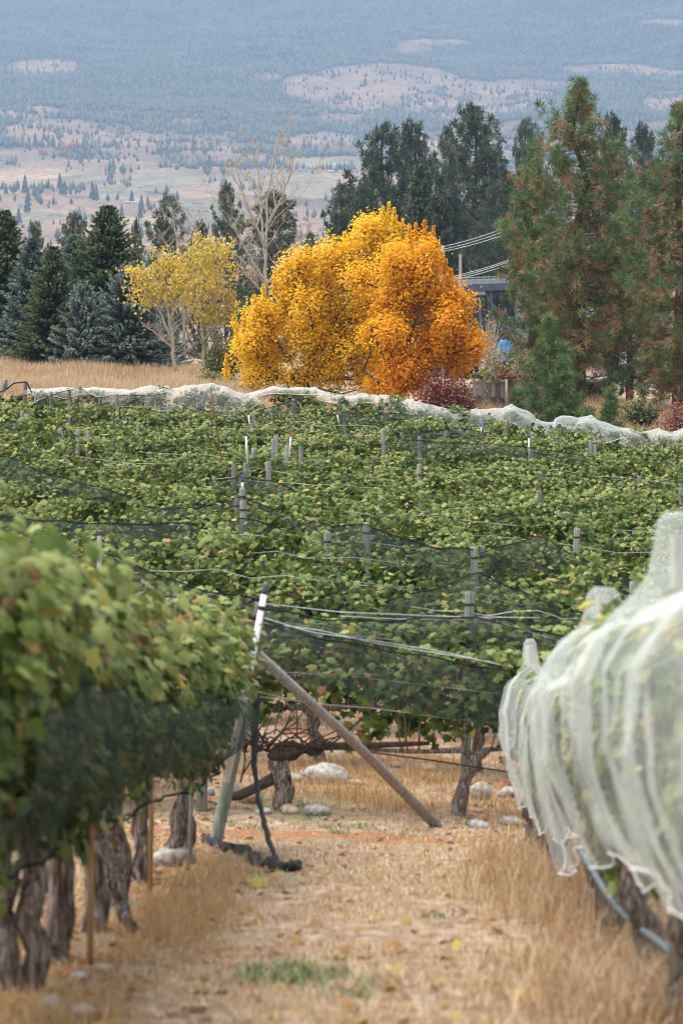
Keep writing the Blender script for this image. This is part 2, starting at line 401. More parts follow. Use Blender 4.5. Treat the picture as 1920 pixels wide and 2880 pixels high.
def ground_material():
    m, n, l = new_mat('ground')
    tc = n.new('ShaderNodeTexCoord')
    def noise(scale, detail=5, sx=(1, 1, 1), rough=0.6):
        mp = n.new('ShaderNodeMapping'); mp.inputs['Scale'].default_value = sx
        l.new(tc.outputs['Object'], mp.inputs['Vector'])
        z = n.new('ShaderNodeTexNoise'); z.inputs['Scale'].default_value = scale; z.inputs['Detail'].default_value = detail; z.inputs['Roughness'].default_value = rough
        l.new(mp.outputs[0], z.inputs['Vector']); return z.outputs['Fac']
    def mix(f, a, b):
        x = n.new('ShaderNodeMix'); x.data_type = 'RGBA'; l.new(f, x.inputs['Factor'])
        for s, k in ((a, 'A'), (b, 'B')):
            if isinstance(s, tuple): x.inputs[6 if k == 'A' else 7].default_value = (*s, 1)
            else: l.new(s, x.inputs[6 if k == 'A' else 7])
        return x.outputs[2]
    def rampf(v, a, b):
        r = ramp_node(n, [(a, (0, 0, 0)), (b, (1, 1, 1))]); l.new(v, r.inputs[0]); return r.outputs[0]
    fine = ramp_node(n, [(0.32, (0.11, 0.068, 0.046)), (0.45, (0.28, 0.185, 0.122)), (0.57, (0.43, 0.325, 0.228)), (0.70, (0.61, 0.52, 0.405))])
    l.new(noise(9, 9, (0.8, 0.55, 1), 0.78), fine.inputs[0])
    red = ramp_node(n, [(0.3, (0.12, 0.055, 0.03)), (0.5, (0.30, 0.145, 0.075)), (0.7, (0.46, 0.28, 0.17))])
    l.new(noise(22, 7, (1, 0.5, 1), 0.7), red.inputs[0])
    green = ramp_node(n, [(0.35, (0.17, 0.16, 0.085)), (0.65, (0.33, 0.30, 0.19))]); l.new(noise(30, 6), green.inputs[0])
    at = n.new('ShaderNodeAttribute'); at.attribute_name = 'litter'
    lit = n.new('ShaderNodeMath'); lit.operation = 'MULTIPLY_ADD'; l.new(noise(1.6, 6), lit.inputs[0]); lit.inputs[1].default_value = 1.1; l.new(at.outputs['Fac'], lit.inputs[2])
    c = mix(rampf(lit.outputs[0], 0.86, 1.12), fine.outputs[0], red.outputs[0])
    c = mix(rampf(noise(1.1, 7, (1.0, 0.7, 1)), 0.52, 0.66), c, green.outputs[0])
    p = n.new('ShaderNodeBsdfPrincipled'); l.new(c, p.inputs['Base Color']); p.inputs['Roughness'].default_value = 0.95; p.inputs['Specular IOR Level'].default_value = 0.1
    b = n.new('ShaderNodeBump'); b.inputs['Strength'].default_value = 0.8; b.inputs['Distance'].default_value = 0.04
    l.new(noise(18, 8, (1, 0.5, 1), 0.75), b.inputs['Height']); l.new(b.outputs[0], p.inputs['Normal'])
    o = n.new('ShaderNodeOutputMaterial'); l.new(p.outputs[0], o.inputs['Surface'])
    return m

def sheet(name, P, mat, attr, vals):
    mb = MB(); mb.grid(P[:, ::-1], 0.5)
    me = mb.mesh(name, mat)
    a = me.attributes.new(attr, 'FLOAT' if vals.ndim == 2 else 'FLOAT_COLOR', 'POINT')
    if vals.ndim == 2: a.data.foreach_set('value', vals[:, ::-1].astype(np.float32).ravel())
    else:
        v = np.concatenate([vals, np.ones(vals.shape[:2] + (1,))], -1)
        a.data.foreach_set('color', v[:, ::-1].astype(np.float32).ravel())
    return link(name, me)

gx, gy = GXX[:KSPLIT + 1], GYY[:KSPLIT + 1]
litter = np.zeros_like(gx)
litter = np.maximum(litter, 0.72 * np.exp(-((gx + 1.45) / 0.55) ** 2) * (gy < 22.5))      # leaf litter under the vine rows
litter = np.maximum(litter, 0.60 * np.exp(-((gx - 1.55) / 0.6) ** 2) * (gy < 23))
litter = np.maximum(litter, 0.74 * np.exp(-((gy - 22.3) / 0.8) ** 2))                      # the bare turning strip
litter = np.maximum(litter, 0.35 * ss(23, 25, gy) * (gy < 74))
tag(sheet('ground', TP[:KSPLIT + 1], ground_material(), 'litter', litter), kind='structure')

# far side of the valley: forest, dry slopes, fields
hx, hy, hz = GXX[KSPLIT:], GYY[KSPLIT:], GZZ[KSPLIT:]
hu = CX + FPX * hx / hy
hv = HY - FPX * (hz - CH) / hy
PATCH = [(125, 190, 105, 24, 1.0), (1080, 225, 210, 45, 0.95), (1230, 280, 330, 60, 0.8), (1000, 300, 160, 40, 0.55), (1500, 240, 160, 20, 0.6), (1220, 120, 110, 10, 0.9), (1160, 140, 60, 16, .6),
         (1870, 62, 70, 9, 1.0), (1720, 195, 140, 14, 0.9), (1850, 210, 90, 14, 0.7), (1870, 290, 60, 35, 0.9), (60, 315, 130, 20, 0.8), (300, 320, 60, 12, 0.6), (160, 375, 150, 38, 0.9),
         (520, 270, 60, 15, 0.5), (740, 215, 60, 12, 0.5), (870, 245, 80, 40, 0.7), (640, 140, 30, 6, 0.6), (430, 420, 260, 40, 0.6), (900, 420, 120, 50, 0.7), (600, 380, 90, 20, .5),
         (110, 495, 110, 34, 1.0), (1000, 480, 200, 60, 0.8), (250, 480, 240, 40, 0.8), (600, 500, 260, 45, .8), (120, 600, 200, 60, 0.8), (420, 620, 200, 60, 0.8), (800, 620, 200, 60, 0.7), (1250, 420, 300, 40, .7), (1650, 420, 300, 60, .7)]
def openness(u, v, x, y):
    o = 0.10 + 0.12 * ss(120, 220, v) + 0.52 * ss(300, 480, v) + 0.75 * fbm(x / 420, y / 75, 61, 3) * ss(90, 200, v)
    for (cu, cv, ru, rv, s) in PATCH:
        d = ((u - cu) / ru) ** 2 + ((v - cv) / rv) ** 2
        o = np.maximum(o, 1.15 * s * (1 - ss(0.6, 1.5, d)))
    o = o + 0.85 * fbm(x / 110, y / 90, 31, 5) + 0.55 * fbm(x / 70, y / 22, 37, 4) - 0.10 * ss(300, 100, v)
    return np.clip((o - 0.27) / 0.5, 0, 1)
op = openness(hu, hv, hx, hy)
nzc = fbm(hx / 60, hy / 25, 41, 4)[..., None]
tan = np.array([0.36, 0.235, 0.145]) * (1 + 0.9 * nzc); gray = np.array([0.23, 0.18, 0.14]) * (1 + 0.6 * nzc)
dark = np.array([0.030, 0.045, 0.040]) * (1 + 0.5 * nzc)
g2 = np.clip(0.5 + 2.2 * fbm(hx / 150, hy / 60, 43, 4), 0, 1)[..., None]
cover = dark * (1 - op[..., None]) + (tan * (1 - 0.6 * g2) + gray * 0.6 * g2) * op[..., None]
FIELDS = [(-10, 185, 470, 528, (0.52, 0.33, 0.20), 0), (248, 420, 526, 560, (0.17, 0.20, 0.11), 1), (178, 290, 486, 508, (0.20, 0.23, 0.12), 1), (372, 560, 478, 538, (0.22, 0.24, 0.13), 1), (505, 610, 524, 556, (0.36, 0.24, 0.15), 1),
          (300, 480, 610, 650, (0.42, 0.31, 0.20), 1), (520, 720, 560, 640, (0.09, 0.13, 0.08), 1), (780, 960, 490, 560, (0.26, 0.25, 0.15), 1), (830, 1010, 445, 470, (0.26, 0.28, 0.15), 0), (640, 790, 480, 530, (0.24, 0.22, 0.15), 1), (40, 200, 590, 620, (0.20, 0.22, 0.12), 1), (600, 800, 650, 720, (0.34, 0.27, 0.18), 1), (0, 180, 700, 780, (.40, .31, .21), 0)]
for (u0, u1, v0, v1, c, stripes) in FIELDS:
    sh = (hv - v0) * 0.35
    w = ss(u0, u0 + 5, hu + sh) * ss(u1, u1 - 5, hu + sh) * ss(v0, v0 + 3, hv + 6 * fbm(hu / 40, 0 * hu, 3)) * ss(v1, v1 - 3, hv + 6 * fbm(hu / 40, 0 * hu, 9))
    cc = (np.array(c) * .50 + np.array([.17, .125, .085])) * (1 + 0.9 * nzc)
    cover = cover * (1 - w[..., None]) + cc * w[..., None]

def hill_material():
    m, n, l = new_mat('hillside')
    at = n.new('ShaderNodeAttribute'); at.attribute_name = 'cover'
    tc = n.new('ShaderNodeTexCoord'); nz = n.new('ShaderNodeTexNoise'); nz.inputs['Scale'].default_value = 0.09; nz.inputs['Detail'].default_value = 8; nz.inputs['Roughness'].default_value = 0.7
    l.new(tc.outputs['Object'], nz.inputs['Vector'])
    r = ramp_node(n, [(0.32, (0.45, 0.47, 0.48)), (0.55, (1.0, 1.0, 1.0)), (0.72, (1.35, 1.32, 1.28))]); l.new(nz.outputs['Fac'], r.inputs[0])
    mx = n.new('ShaderNodeMix'); mx.data_type = 'RGBA'; mx.blend_type = 'MULTIPLY'; mx.inputs[0].default_value = 1
    l.new(at.outputs['Color'], mx.inputs[6]); l.new(r.outputs[0], mx.inputs[7])
    p = n.new('ShaderNodeBsdfDiffuse'); l.new(mx.outputs[2], p.inputs['Color'])
    o = n.new('ShaderNodeOutputMaterial'); l.new(p.outputs[0], o.inputs['Surface'])
    return m
tag(sheet('hillside', TP[KSPLIT:], hill_material(), 'cover', cover), kind='structure')

hz_m, hn, hl = new_mat('haze')
pv = hn.new('ShaderNodeVolumePrincipled')
pv.inputs['Color'].default_value = (0.275, 0.385, 0.54, 1)
pv.inputs['Density'].default_value = 2.55e-4
pv.inputs['Anisotropy'].default_value = 0.0
ho = hn.new('ShaderNodeOutputMaterial'); hl.new(pv.outputs[0], ho.inputs['Volume'])
hb = MB(); hb.box((0, 3000, (GZZ.max() + 60 - 60) / 2), (5200, 6700, GZZ.max() + 60 + 60))
tag(hb.obj('haze', hz_m, smooth=False), kind='stuff')

# distant forest: every tree a small crown standing on the slope, far too many to count
def far_forest():
    mb = MB()
    n = 210000
    r = np.random.default_rng(3)
    y = (1600 ** 2 + r.random(n) * (6100 ** 2 - 1600 ** 2)) ** 0.5
    x = (r.random(n) * 2 - 1) * (0.165 * y + 20)
    z = G(x, y); u = CX + FPX * x / y; v = HY - FPX * (z - CH) / y
    o = openness(u, v, x, y)
    keep = r.random(n) < np.where(o < 0.42, 1.0, np.where((fbm(x / 46, y / 55, 57, 3) > .15 - .08 * ss(380, 460, v)) & (v > 250), .55, .04)) * np.clip(1.15 - ss(380, 560, v), 0.12, 1)
    for (u0, u1, v0, v1, c, s) in FIELDS:
        keep &= ~((u > u0 - 3) & (u < u1 + 3) & (v > v0) & (v < v1))
    x, y, z = x[keep], y[keep], z[keep]
    N = len(x)
    h = r.uniform(5, 13, N) * (0.9 + 0.2 * vnoise(x / 60, y / 60, 4)); w = h * r.uniform(0.16, 0.26, N)
    th = np.arange(4) * math.pi / 2
    ph = r.random(N) * 6.28
    ring = np.stack([np.cos(th[None] + ph[:, None]) * w[:, None], np.sin(th[None] + ph[:, None]) * w[:, None]], -1)
    V = np.zeros((N, 6, 3))
    V[:, :4, :2] = ring + np.stack([x, y], -1)[:, None]
    V[:, :4, 2] = (z + h * 0.22)[:, None] + r.uniform(-.1, .1, (N, 4)) * h[:, None]
    V[:, 4] = np.stack([x + r.normal(0, .3, N), y, z + h], -1)
    V[:, 5] = np.stack([x, y, z - 1], -1)
    f = np.array([(0, 1, 4), (1, 2, 4), (2, 3, 4), (3, 0, 4), (1, 0, 5), (2, 1, 5), (3, 2, 5), (0, 3, 5)])
    F = f[None] + (np.arange(N) * 6)[:, None, None]
    mb.add(V, F, np.repeat(np.clip(r.normal(0.35, 0.22, N), 0, 1), 6))
    return mb.obj('distant_forest', M['far_pine'], smooth=True)
tag(far_forest(), kind='stuff')

# ------------------------------------------------------------------ foliage generators
def rand_unit(r, n):
    v = r.normal(0, 1, (n, 3)); return v / np.linalg.norm(v, axis=1, keepdims=True)
def unit(v): return v / (np.linalg.norm(v, axis=-1, keepdims=True) + 1e-9)

_half = [(0.0, 0.0), (0.24, -0.14), (0.50, 0.06), (0.36, 0.26), (0.56, 0.52), (0.27, 0.60), (0.0, 1.0)]
_o = _half + [(-x, y) for x, y in _half[-2:0:-1]]
T_HI_V = np.array([(0, 0.36, 0.10)] + [(x, y, -0.10 * abs(x) * 2 - 0.12 * max(0, y - 0.5)) for x, y in _o])
T_HI_F = np.array([(0, i + 1, (i + 1) % len(_o) + 1) for i in range(len(_o))])
_o2 = [(0, 0), (0.5, 0.02), (0.46, 0.58), (0, 1.0), (-0.46, 0.58), (-0.5, 0.02)]
T_LO_V = np.array([(0, 0.40, 0.12)] + [(x, y, -0.12 * abs(x) * 2 - 0.1 * max(0, y - .5)) for x, y in _o2])
T_LO_F = np.array([(0, i + 1, (i + 1) % 6 + 1) for i in range(6)])
_h3 = [(0.0, 0.0), (0.30, -0.10), (0.52, 0.22), (0.30, 0.42), (0.40, 0.66), (0.0, 1.0)]
_o3 = _h3 + [(-x, y) for x, y in _h3[-2:0:-1]]
T_MID_V = np.array([(0, 0.36, 0.12)] + [(x, y, -0.12 * abs(x) * 2 - 0.12 * max(0, y - .5)) for x, y in _o3])
T_MID_F = np.array([(0, i + 1, (i + 1) % len(_o3) + 1) for i in range(len(_o3))])
T_MIN_V = np.array([(0, 0, 0), (0.45, 0.45, -0.1), (0, 1, 0), (-0.45, 0.45, -0.1), ])
T_MIN_F = np.array([(0, 1, 2), (0, 2, 3)])
TEMPL = {'hi': (T_HI_V, T_HI_F), 'lo': (T_LO_V, T_LO_F), 'mid': (T_MID_V, T_MID_F), 'min': (T_MIN_V, T_MIN_F)}

def add_leaves(mb, P, N, size, tint, templ, r, tip=None, tipj=0.6):
    n = len(P)
    N = unit(N)
    t = (np.array([0, 0, -1.0]) if tip is None else tip) + r.normal(0, tipj, (n, 3))
    t = unit(t - (t * N).sum(1, keepdims=True) * N)
    b = np.cross(t, N)
    tv, tf = TEMPL[templ]
    sz = np.broadcast_to(size, (n,))[:, None, None]
    curl = r.uniform(0.2, 1.8, (n, 1))
    v = P[:, None] + sz * (tv[None, :, 0:1] * b[:, None] + (tv[None, :, 1:2] - 0.35) * t[:, None] + (tv[None, :, 2:3] * curl[..., None]) * N[:, None])
    f = tf[None] + (np.arange(n) * len(tv))[:, None, None]
    mb.add(v, f, np.repeat(np.broadcast_to(tint, (n,)), len(tv)))

def vine_tints(r, n, base=0.36, spread=0.17, yel=0.05, brn=0.025):
    t = np.clip(r.normal(base, spread, n), 0, 0.66)
    q = r.random(n)
    t = np.where(q < yel, r.uniform(0.68, 0.84, n), t)
    return np.where(q > 1 - brn, r.uniform(0.86, 1.0, n), t)

def vine_canopy(seed, n, templ, w, zb, zt, th, size, base=0.36, yel=0.05, brn=0.025, shoots=9, clumps=46, ymax=None):
    """leaves of one vine: clumps over a hedge-shaped volume, with shoots flopping out of the top"""
    r = np.random.default_rng(seed); mb = MB()
    nc = clumps
    cx = r.uniform(-w / 2, w / 2, nc); cz = zb + (zt - zb) * r.beta(1.5, 1.1, nc)
    side = np.where(r.random(nc) < 0.5, -1, 1)
    prof = np.sqrt(np.clip(1 - ((cz - (zb + zt) / 2 - 0.1 * (zt - zb)) / ((zt - zb) * 0.62)) ** 2, 0.12, 1))
    cy = side * th * prof * r.uniform(0.45, 1.05, nc)
    k = r.integers(0, nc, n)
    P = np.stack([cx[k] + r.normal(0, 0.13, n), cy[k] + r.normal(0, 0.065, n), cz[k] + r.normal(0, 0.10, n)], 1)
    if ymax: P[:, 1] = ymax * np.tanh(P[:, 1] / ymax)
    ct = r.normal(0, 0.10, nc)
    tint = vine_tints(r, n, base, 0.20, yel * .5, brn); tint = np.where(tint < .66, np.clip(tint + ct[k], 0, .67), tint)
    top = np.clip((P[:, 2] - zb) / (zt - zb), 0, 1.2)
    tint = np.where(tint < .66, np.clip(tint + 0.12 * (top - 0.5), 0.02, 0.68), tint)  # lit canopy tops painted into the leaf colour: paler upward
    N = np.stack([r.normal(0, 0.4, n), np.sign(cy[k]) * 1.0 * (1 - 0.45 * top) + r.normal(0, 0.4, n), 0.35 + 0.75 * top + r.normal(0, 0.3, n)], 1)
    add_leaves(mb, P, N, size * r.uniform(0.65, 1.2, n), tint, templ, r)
    for s in range(shoots):
        x0 = r.uniform(-w / 2, w / 2); sy = r.choice([-1, 1]); L = r.uniform(0.25, 0.6)
        m = int(L / 0.05)
        t = np.linspace(0, 1, m)
        q = np.stack([x0 + r.normal(0, 0.35) * t * L * 2, sy * (0.08 + th * 1.25 * t), zt - 0.12 + 0.22 * np.sin(t * 2.2) * r.uniform(0.5, 1.2) - 0.25 * t * t], 1) + r.normal(0, 0.035, (m, 3))
        add_leaves(mb, q, np.stack([r.normal(0, .5, m), sy * .5 + r.normal(0, .4, m), .8 + r.normal(0, .3, m)], 1), size * r.uniform(0.6, 1.0, m), vine_tints(r, m, base + .12, .12, yel * 1.6, brn), templ, r)
    return mb

def trunk_curve(mb, base, top, r0, r1, r, wob=0.04, n=8, sides=9):
    t = np.linspace(0, 1, n)[:, None]
    p = np.asarray(base) * (1 - t) + np.asarray(top) * t
    p = p + np.concatenate([np.zeros((1, 3)), r.normal(0, wob, (n - 2, 3)), np.zeros((1, 3))]) * np.array([1, 1, 0.3])
    rad_ = r0 * (1 - t[:, 0]) + r1 * t[:, 0]
    mb.tube(p, rad_, sides, rough=0.16, rng=r)
    if sides > 8:                                   # shaggy strips of bark
        for k in range(16):
            a = r.uniform(0, 6.28); i0 = int(r.integers(0, n - 3)); i1 = min(n, i0 + int(r.integers(3, 6)))
            aa = a + np.linspace(0, r.normal(0, .4), i1 - i0)
            q = p[i0:i1] + np.stack([np.cos(aa), np.sin(aa), 0 * aa], 1) * (rad_[i0:i1] * r.uniform(.92, 1.12))[:, None]
            mb.tube(q, r.uniform(.006, .017) * np.linspace(1, .6, i1 - i0), 4, rough=.2, rng=r)
    return p
# ------------------------------------------------------------------ the vineyard on the slope
ROW0, DROW, NROW, DVINE = 24.5, 2.75, 17, 1.72
rows_y = [ROW0 + DROW * k for k in range(NROW)]
rows_y[-1] = 69.3

def vine_proto(seed, templ, n, size, zb, zt, th, base, yel, clumps, near, lean=None, shoots=9):
    r = np.random.default_rng(seed + 500)
    t = thing('grapevine', 'green grapevine', 'vine')
    mb = MB()
    if lean is None: lean = r.normal(0, 0.12)
    trunk_curve(mb, (0, 0, -0.15), (lean, 0, 0.60), 0.075, 0.055, r, 0.025, 7, 8 if near else 5)
    mb.obj('trunk', M['bark_vine'], t)
    mb = MB()
    for s in (-1, 1):
        q = np.array([(lean, 0, .56), (lean + s * .12, 0, .66), (s * .4, r.normal(0, .03), .66 + r.normal(0, .02)), (s * .9, r.normal(0, .03), .66)])
        mb.tube(q, [0.05, 0.042, 0.028, 0.016], 6, rough=.15, rng=r)
    if near:
        for k in range(12):
            x = r.uniform(-.8, .8); mb.tube([(x, 0, .66), (x + r.normal(0, .05), r.normal(0, .06), 1.0), (x + r.normal(0, .1), r.normal(0, .12), 1.6)], [.008, .006, .003], 4)
    mb.obj('cordon', M['bark_vine'], t)
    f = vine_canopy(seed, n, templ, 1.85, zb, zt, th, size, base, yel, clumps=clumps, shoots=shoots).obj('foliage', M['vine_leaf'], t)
    f['kind'] = 'stuff'
    return t

protoA = [vine_proto(100 + k, 'hi', 1000, 0.100, 0.62, 1.66, 0.30, 0.34, 0.04, 40, True) for k in range(3)]
protoB = [vine_proto(200 + k, 'hi', 1200, 0.092, 0.45, 1.82, 0.44, 0.35, 0.04, 28, False) for k in range(4)]
protoC = [vine_proto(300 + k, 'hi', 1150, 0.098, 0.40, 1.80, 0.46, 0.36, 0.04, 26, False) for k in range(4)]
protoT = [vine_proto(400 + k, 'mid', 1000, 0.115, 0.40, 1.85, 0.34, 0.27, 0.03, 40, False, shoots=0) for k in range(2)]
protoL = vine_proto(150, 'hi', 1000, 0.10, 0.62, 1.66, .30, .34, .04, 40, True, lean=.24)
CREST = [(60, 897), (70, 895), (120, 892), (180, 890), (240, 890), (300, 897), (350, 885), (400, 890), (480, 881), (510, 884), (560, 905), (600, 896), (630, 889), (720, 889), (760, 905), (800, 910), (830, 900), (870, 908), (900, 912), (970, 924), (1040, 940), (1065, 948), (1090, 940), (1130, 942), (1180, 929), (1210, 946),
         (1230, 962), (1260, 970), (1290, 956), (1340, 957), (1358, 954), (1390, 972), (1420, 983), (1470, 990), (1510, 984), (1545, 990), (1568, 980), (1600, 985)]
used = set()
vr = np.random.default_rng(77)
def row_phrase(k):
    return 'the front row facing the lane' if k == 0 else ('the last row under the net' if k == NROW - 1 else 'the %s row up the slope' % ORD[k + 1])
for k, Y in enumerate(rows_y):
    hwid = 0.1412 * Y + 1.0
    off = -0.61 if k == 0 else vr.uniform(0, DVINE)
    xs = [off + DVINE * i for i in range(-20, 21)]
    xs = [x for x in xs if -hwid < x < hwid]
    if k == 0: xs = [x for x in xs if abs(x + .61) > .1]
    for i, x in enumerate(xs):
        pr = protoA if k < 2 else (protoB if k < 7 else (protoC if k < NROW - 1 else protoT))
        pi = int(vr.integers(0, len(pr))); p = pr[pi]
        if k == 0 and abs(x - 1.11) < .1: p = protoL
        yj = Y + (0 if k == 0 else vr.normal(0, .06))
        loc = (x, yj, float(G(x, yj)))
        rot = math.pi * int(vr.integers(0, 2)) + vr.normal(0, .03)
        if p is protoL: sc = (1, 1, 1); rot = 0.0
        else:
            s = vr.uniform(0.92, 1.08); sc = (1, s, s * (1 + 0.05 * (k > 2) * vr.normal()))
        if k == NROW - 1:
            zc = float(PZ(np.interp(CX + FPX * x / Y, [q[0] * D for q in CREST], [q[1] * D for q in CREST]), Y)); sc = (1, .95, max(.5, (zc - loc[2] - .06) / 1.95))
        lab = 'green grapevine, %s from the left in %s' % (ORD[i + 1], row_phrase(k))
        if p.name not in used:
            used.add(p.name); p.location = loc; p.rotation_euler = (0, 0, rot); p.scale = sc; p['label'] = lab; p['group'] = 'grapevines on the slope'
            KIDS[p.name] = [(c, list(c.children)) for c in p.children]
        else:
            dup(p, loc, rot, lab, 'grapevines on the slope', sc)

# posts, each where the photograph shows one: (px, py of the top, lean in px, look)
def row_of(py, px=960, h=2.0):
    best = min(range(NROW), key=lambda k: abs(HY - FPX * (float(G(PX(px, rows_y[k]), rows_y[k])) + h - CH) / rows_y[k] - py))
    return best
POSTS = [(63, 1156, 0, 'g'), (79, 1165, 0, 'v'), (168, 1205, -16, 'g'), (220, 1208, 0, 'w'), (248, 1211, 0, 'g'), (390, 1194, 0, 'w'), (226, 1084, -5, 'v'), (144, 1101, 0, 'g'), (196, 1095, 0, 'g'), (73, 1073, 3, 'b'),
         (285, 1113, 12, 'g'), (329, 1107, -14, 'g'), (638, 1215, -6, 'g'), (713, 1260, 0, 'g'), (768, 1234, 0, 'w'), (776, 1225, 0, 'g'), (755, 1297, 0, 'g'), (691, 1302, 0, 'w'), (692, 1320, 0, 'g'), (659, 1303, -3, 'g'),
         (682, 1372, 0, 'v'), (666, 1398, -5, 'g'), (683, 1408, -3, 'g'), (807, 1253, 0, 'v'), (846, 1259, 0, 'g'), (714, 1166, 4, 'g'), (710, 1190, 0, 'w'), (826, 1121, 0, 'v'), (768, 1140, -4, 'v'), (558, 1132, -3, 'v'), (664, 1152, 0, 'g'),
         (966, 1138, 0, 'v'), (1196, 1173, -14, 'v'), (1088, 1158, -3, 'v'), (1076, 1207, 0, 'w'), (1179, 1227, 4, 'w'), (1179, 1305, 0, 'w'), (1069, 1394, 0, 'g'), (1347, 1238, 0, 'g'), (1425, 1182, -4, 'w'), (1254, 1210, 0, 'w'),
         (1493, 1262, 0, 'g'), (1659, 1237, 0, 'w'), (1672, 1250, 3, 'w'), (1797, 1338, 0, 'w'), (1516, 1380, 0, 'w'), (1914, 1372, 0, 'v'), (1912, 1299, 0, 'v'), (1526, 1330, -8, 'w'), (1572, 1434, 0, 'w'), (1514, 1379, 0, 'g'),
         (1030, 1470, -4, 'v'), (1333, 1538, 0, 'v'), (1354, 1535, -4, 'v'), (1514, 1504, 3, 'b'), (1622, 1485, -4, 'g'), (1320, 1663, -2, 'v'), (1780, 1636, 0, 'v'), (266, 1600, 0, 'w'), (582, 1682, 0, 'w'), (921, 1495, 0, 'v')]
LOOK = {'g': ('post_wood', 'weathered grey'), 'v': ('post_green', 'greenish grey'), 'w': ('post_wood', 'pale grey'), 'b': ('post_brown', 'brown')}
POSTX = {}
plist = []
for (px, py, lean, look) in POSTS:
    k = row_of(py, px)
    Y = rows_y[k] - 0.30
    plist.append((k, px, py, lean, look, Y))
plist.sort(key=lambda t: (t[0], t[1]))
pr_ = np.random.default_rng(5)
meshes = {}
for key in LOOK:
    mb = MB(); mb.tube([(0, 0, -1.0), (0, 0, -0.02), (0, 0, 0)], [0.056, 0.053, 0.045], 10, rough=.03, rng=pr_)
    meshes[key] = mb.mesh('trellis_post', M[LOOK[key][0]])
bandmb = MB(); bandmb.tube([(0, 0, -.16), (0, 0, -.13)], [.056, .056], 10)
band_me = bandmb.mesh('wire_wrap', M['drip'])
count = {}
for (k, px, py, lean, look, Y) in plist:
    count[k] = count.get(k, 0) + 1
    x, z = PX(px, Y), PZ(py, Y); g = float(G(x, Y))
    o = link('trellis_post', meshes[look])
    L = max(0.9, z - g + 0.1)
    o.location = (x, Y, z); o.scale = (1, 1, L)
    ang = math.atan2(lean, 62.0)
    o.rotation_euler = (pr_.normal(0, .015), ang, pr_.uniform(0, 6))
    tag(o, '%s post, %s from the left in %s' % (LOOK[look][1], ORD[count[k]], row_phrase(k)), 'post', 'trellis posts on the slope')
    if k < 7:
        b = link('wire_wrap', band_me, o); b.scale = (1.05, 1.05, 1.0 / L)
    POSTX.setdefault(k, []).append((x, z - g))

# sprinkler pipes standing in the rows
def sprinkler(px, y0, y1, dx, Y, r, label, head='nozzle', top_to=None):
    x, z = PX(px, Y), PZ(y0, Y)
    base = Vector((PX(px - dx, Y), Y, PZ(y1, Y)))
    t = thing('sprinkler_pipe', label, 'sprinkler', base, 0, 'white sprinkler pipes in the vineyard')
    top = Vector((x, Y, z)) - base
    mb = MB(); mb.tube([Vector((0, 0, 0)) - top * 0.25, top], [r, r], 10); mb.obj('pipe', M['pipe_white'], t)
    mb = MB(); u = top.normalized()
    mb.tube([top, top + u * r * 1.6, top + u * r * 3.2, top + u * r * 5], [r * 1.15, r * 1.2, r * .7, r * .5], 8)
    mb.tube([top + u * r * 4 + Vector((-r * 2.2, 0, 0)), top + u * r * 4.6 + Vector((r * 2.4, 0, r))], [r * .45, r * .3], 6)
    mb.obj('nozzle', M[head], t)
    return t
sprinkler(692, 1226, 1287, -3, rows_y[9] - .5, .022, 'tall white sprinkler pipe with black nozzle in the middle of the slope')
sprinkler(818, 1228, 1275, 4, rows_y[9] - .45, .018, 'white sprinkler pipe with red brown nozzle right of the tallest pipe', 'nozzle_red')
sprinkler(699, 1167, 1204, -4, rows_y[14] - .45, .018, 'thin white pipe just below the white net, left of centre')
sprinkler(682, 1356, 1374, 0, rows_y[6] - .45, .024, 'short white pipe with blue cap on top of the greenish post')
sprinkler(948, 1166, 1186, -4, rows_y[14] - .45, .018, 'short white pipe just below the net under the maples')
sprinkler(1352, 1200, 1226, 0, rows_y[13] - .45, .016, 'thin white pipe standing up right of centre near the net')
sprinkler(1486, 1232, 1282, -1, rows_y[11] - .5, .018, 'tall thin white pipe beside a grey post at right')
mb = MB(); Yr = rows_y[10] - .6
mb.tube([(PX(592, Yr), Yr, PZ(1089, Yr)), (PX(607, Yr), Yr, PZ(1190, Yr)), (PX(622, Yr), Yr, PZ(1290, Yr)), (PX(626, Yr), Yr, PZ(1330, Yr))], [.016, .018, .018, .018], 7)
tag(mb.obj('rusty_rod', M['rust']), 'thin rusty rod leaning in front of the white net, left of the maples', 'rod')
t = thing('net_pole', 'tall pale pole with a black net tied to it at left', 'pole', (PX(280, 29.0), 29.0, float(G(PX(280, 29.0), 29.0))), 0)
H_ = PZ(1508, 29.0) - t.location.z
mb = MB(); mb.tube([(0, 0, 0), (0, 0, H_)], [.028, .026], 9); mb.obj('pole', M['brace_wood'], t)
mb = MB(); mb.tube([(0, 0, H_ - .17), (0, 0, H_ - .14)], [.034, .034], 9); mb.obj('tie', M['drip'], t)

# ribbons
for (px, py, Y, lab) in [(79, 1222, rows_y[12] - .5, 'teal ribbon tied to the greenish post at far left'), (845, 1256, rows_y[10] - .5, 'teal tape wrapped on a post near the white pipes')]:
    mb = MB(); r = np.random.default_rng(int(px))
    P = np.array([[(PX(px + dx * 4 + 2 * math.sin(s * 1.3), Y), Y + .02 * dx + .02 * math.sin(s), PZ(py - 8 + s * 2.2, Y)) for dx in (-.5, .5)] for s in range(9)])
    mb.grid(P); tag(mb.obj('ribbon', M['ribbon_teal']), lab, 'ribbon')

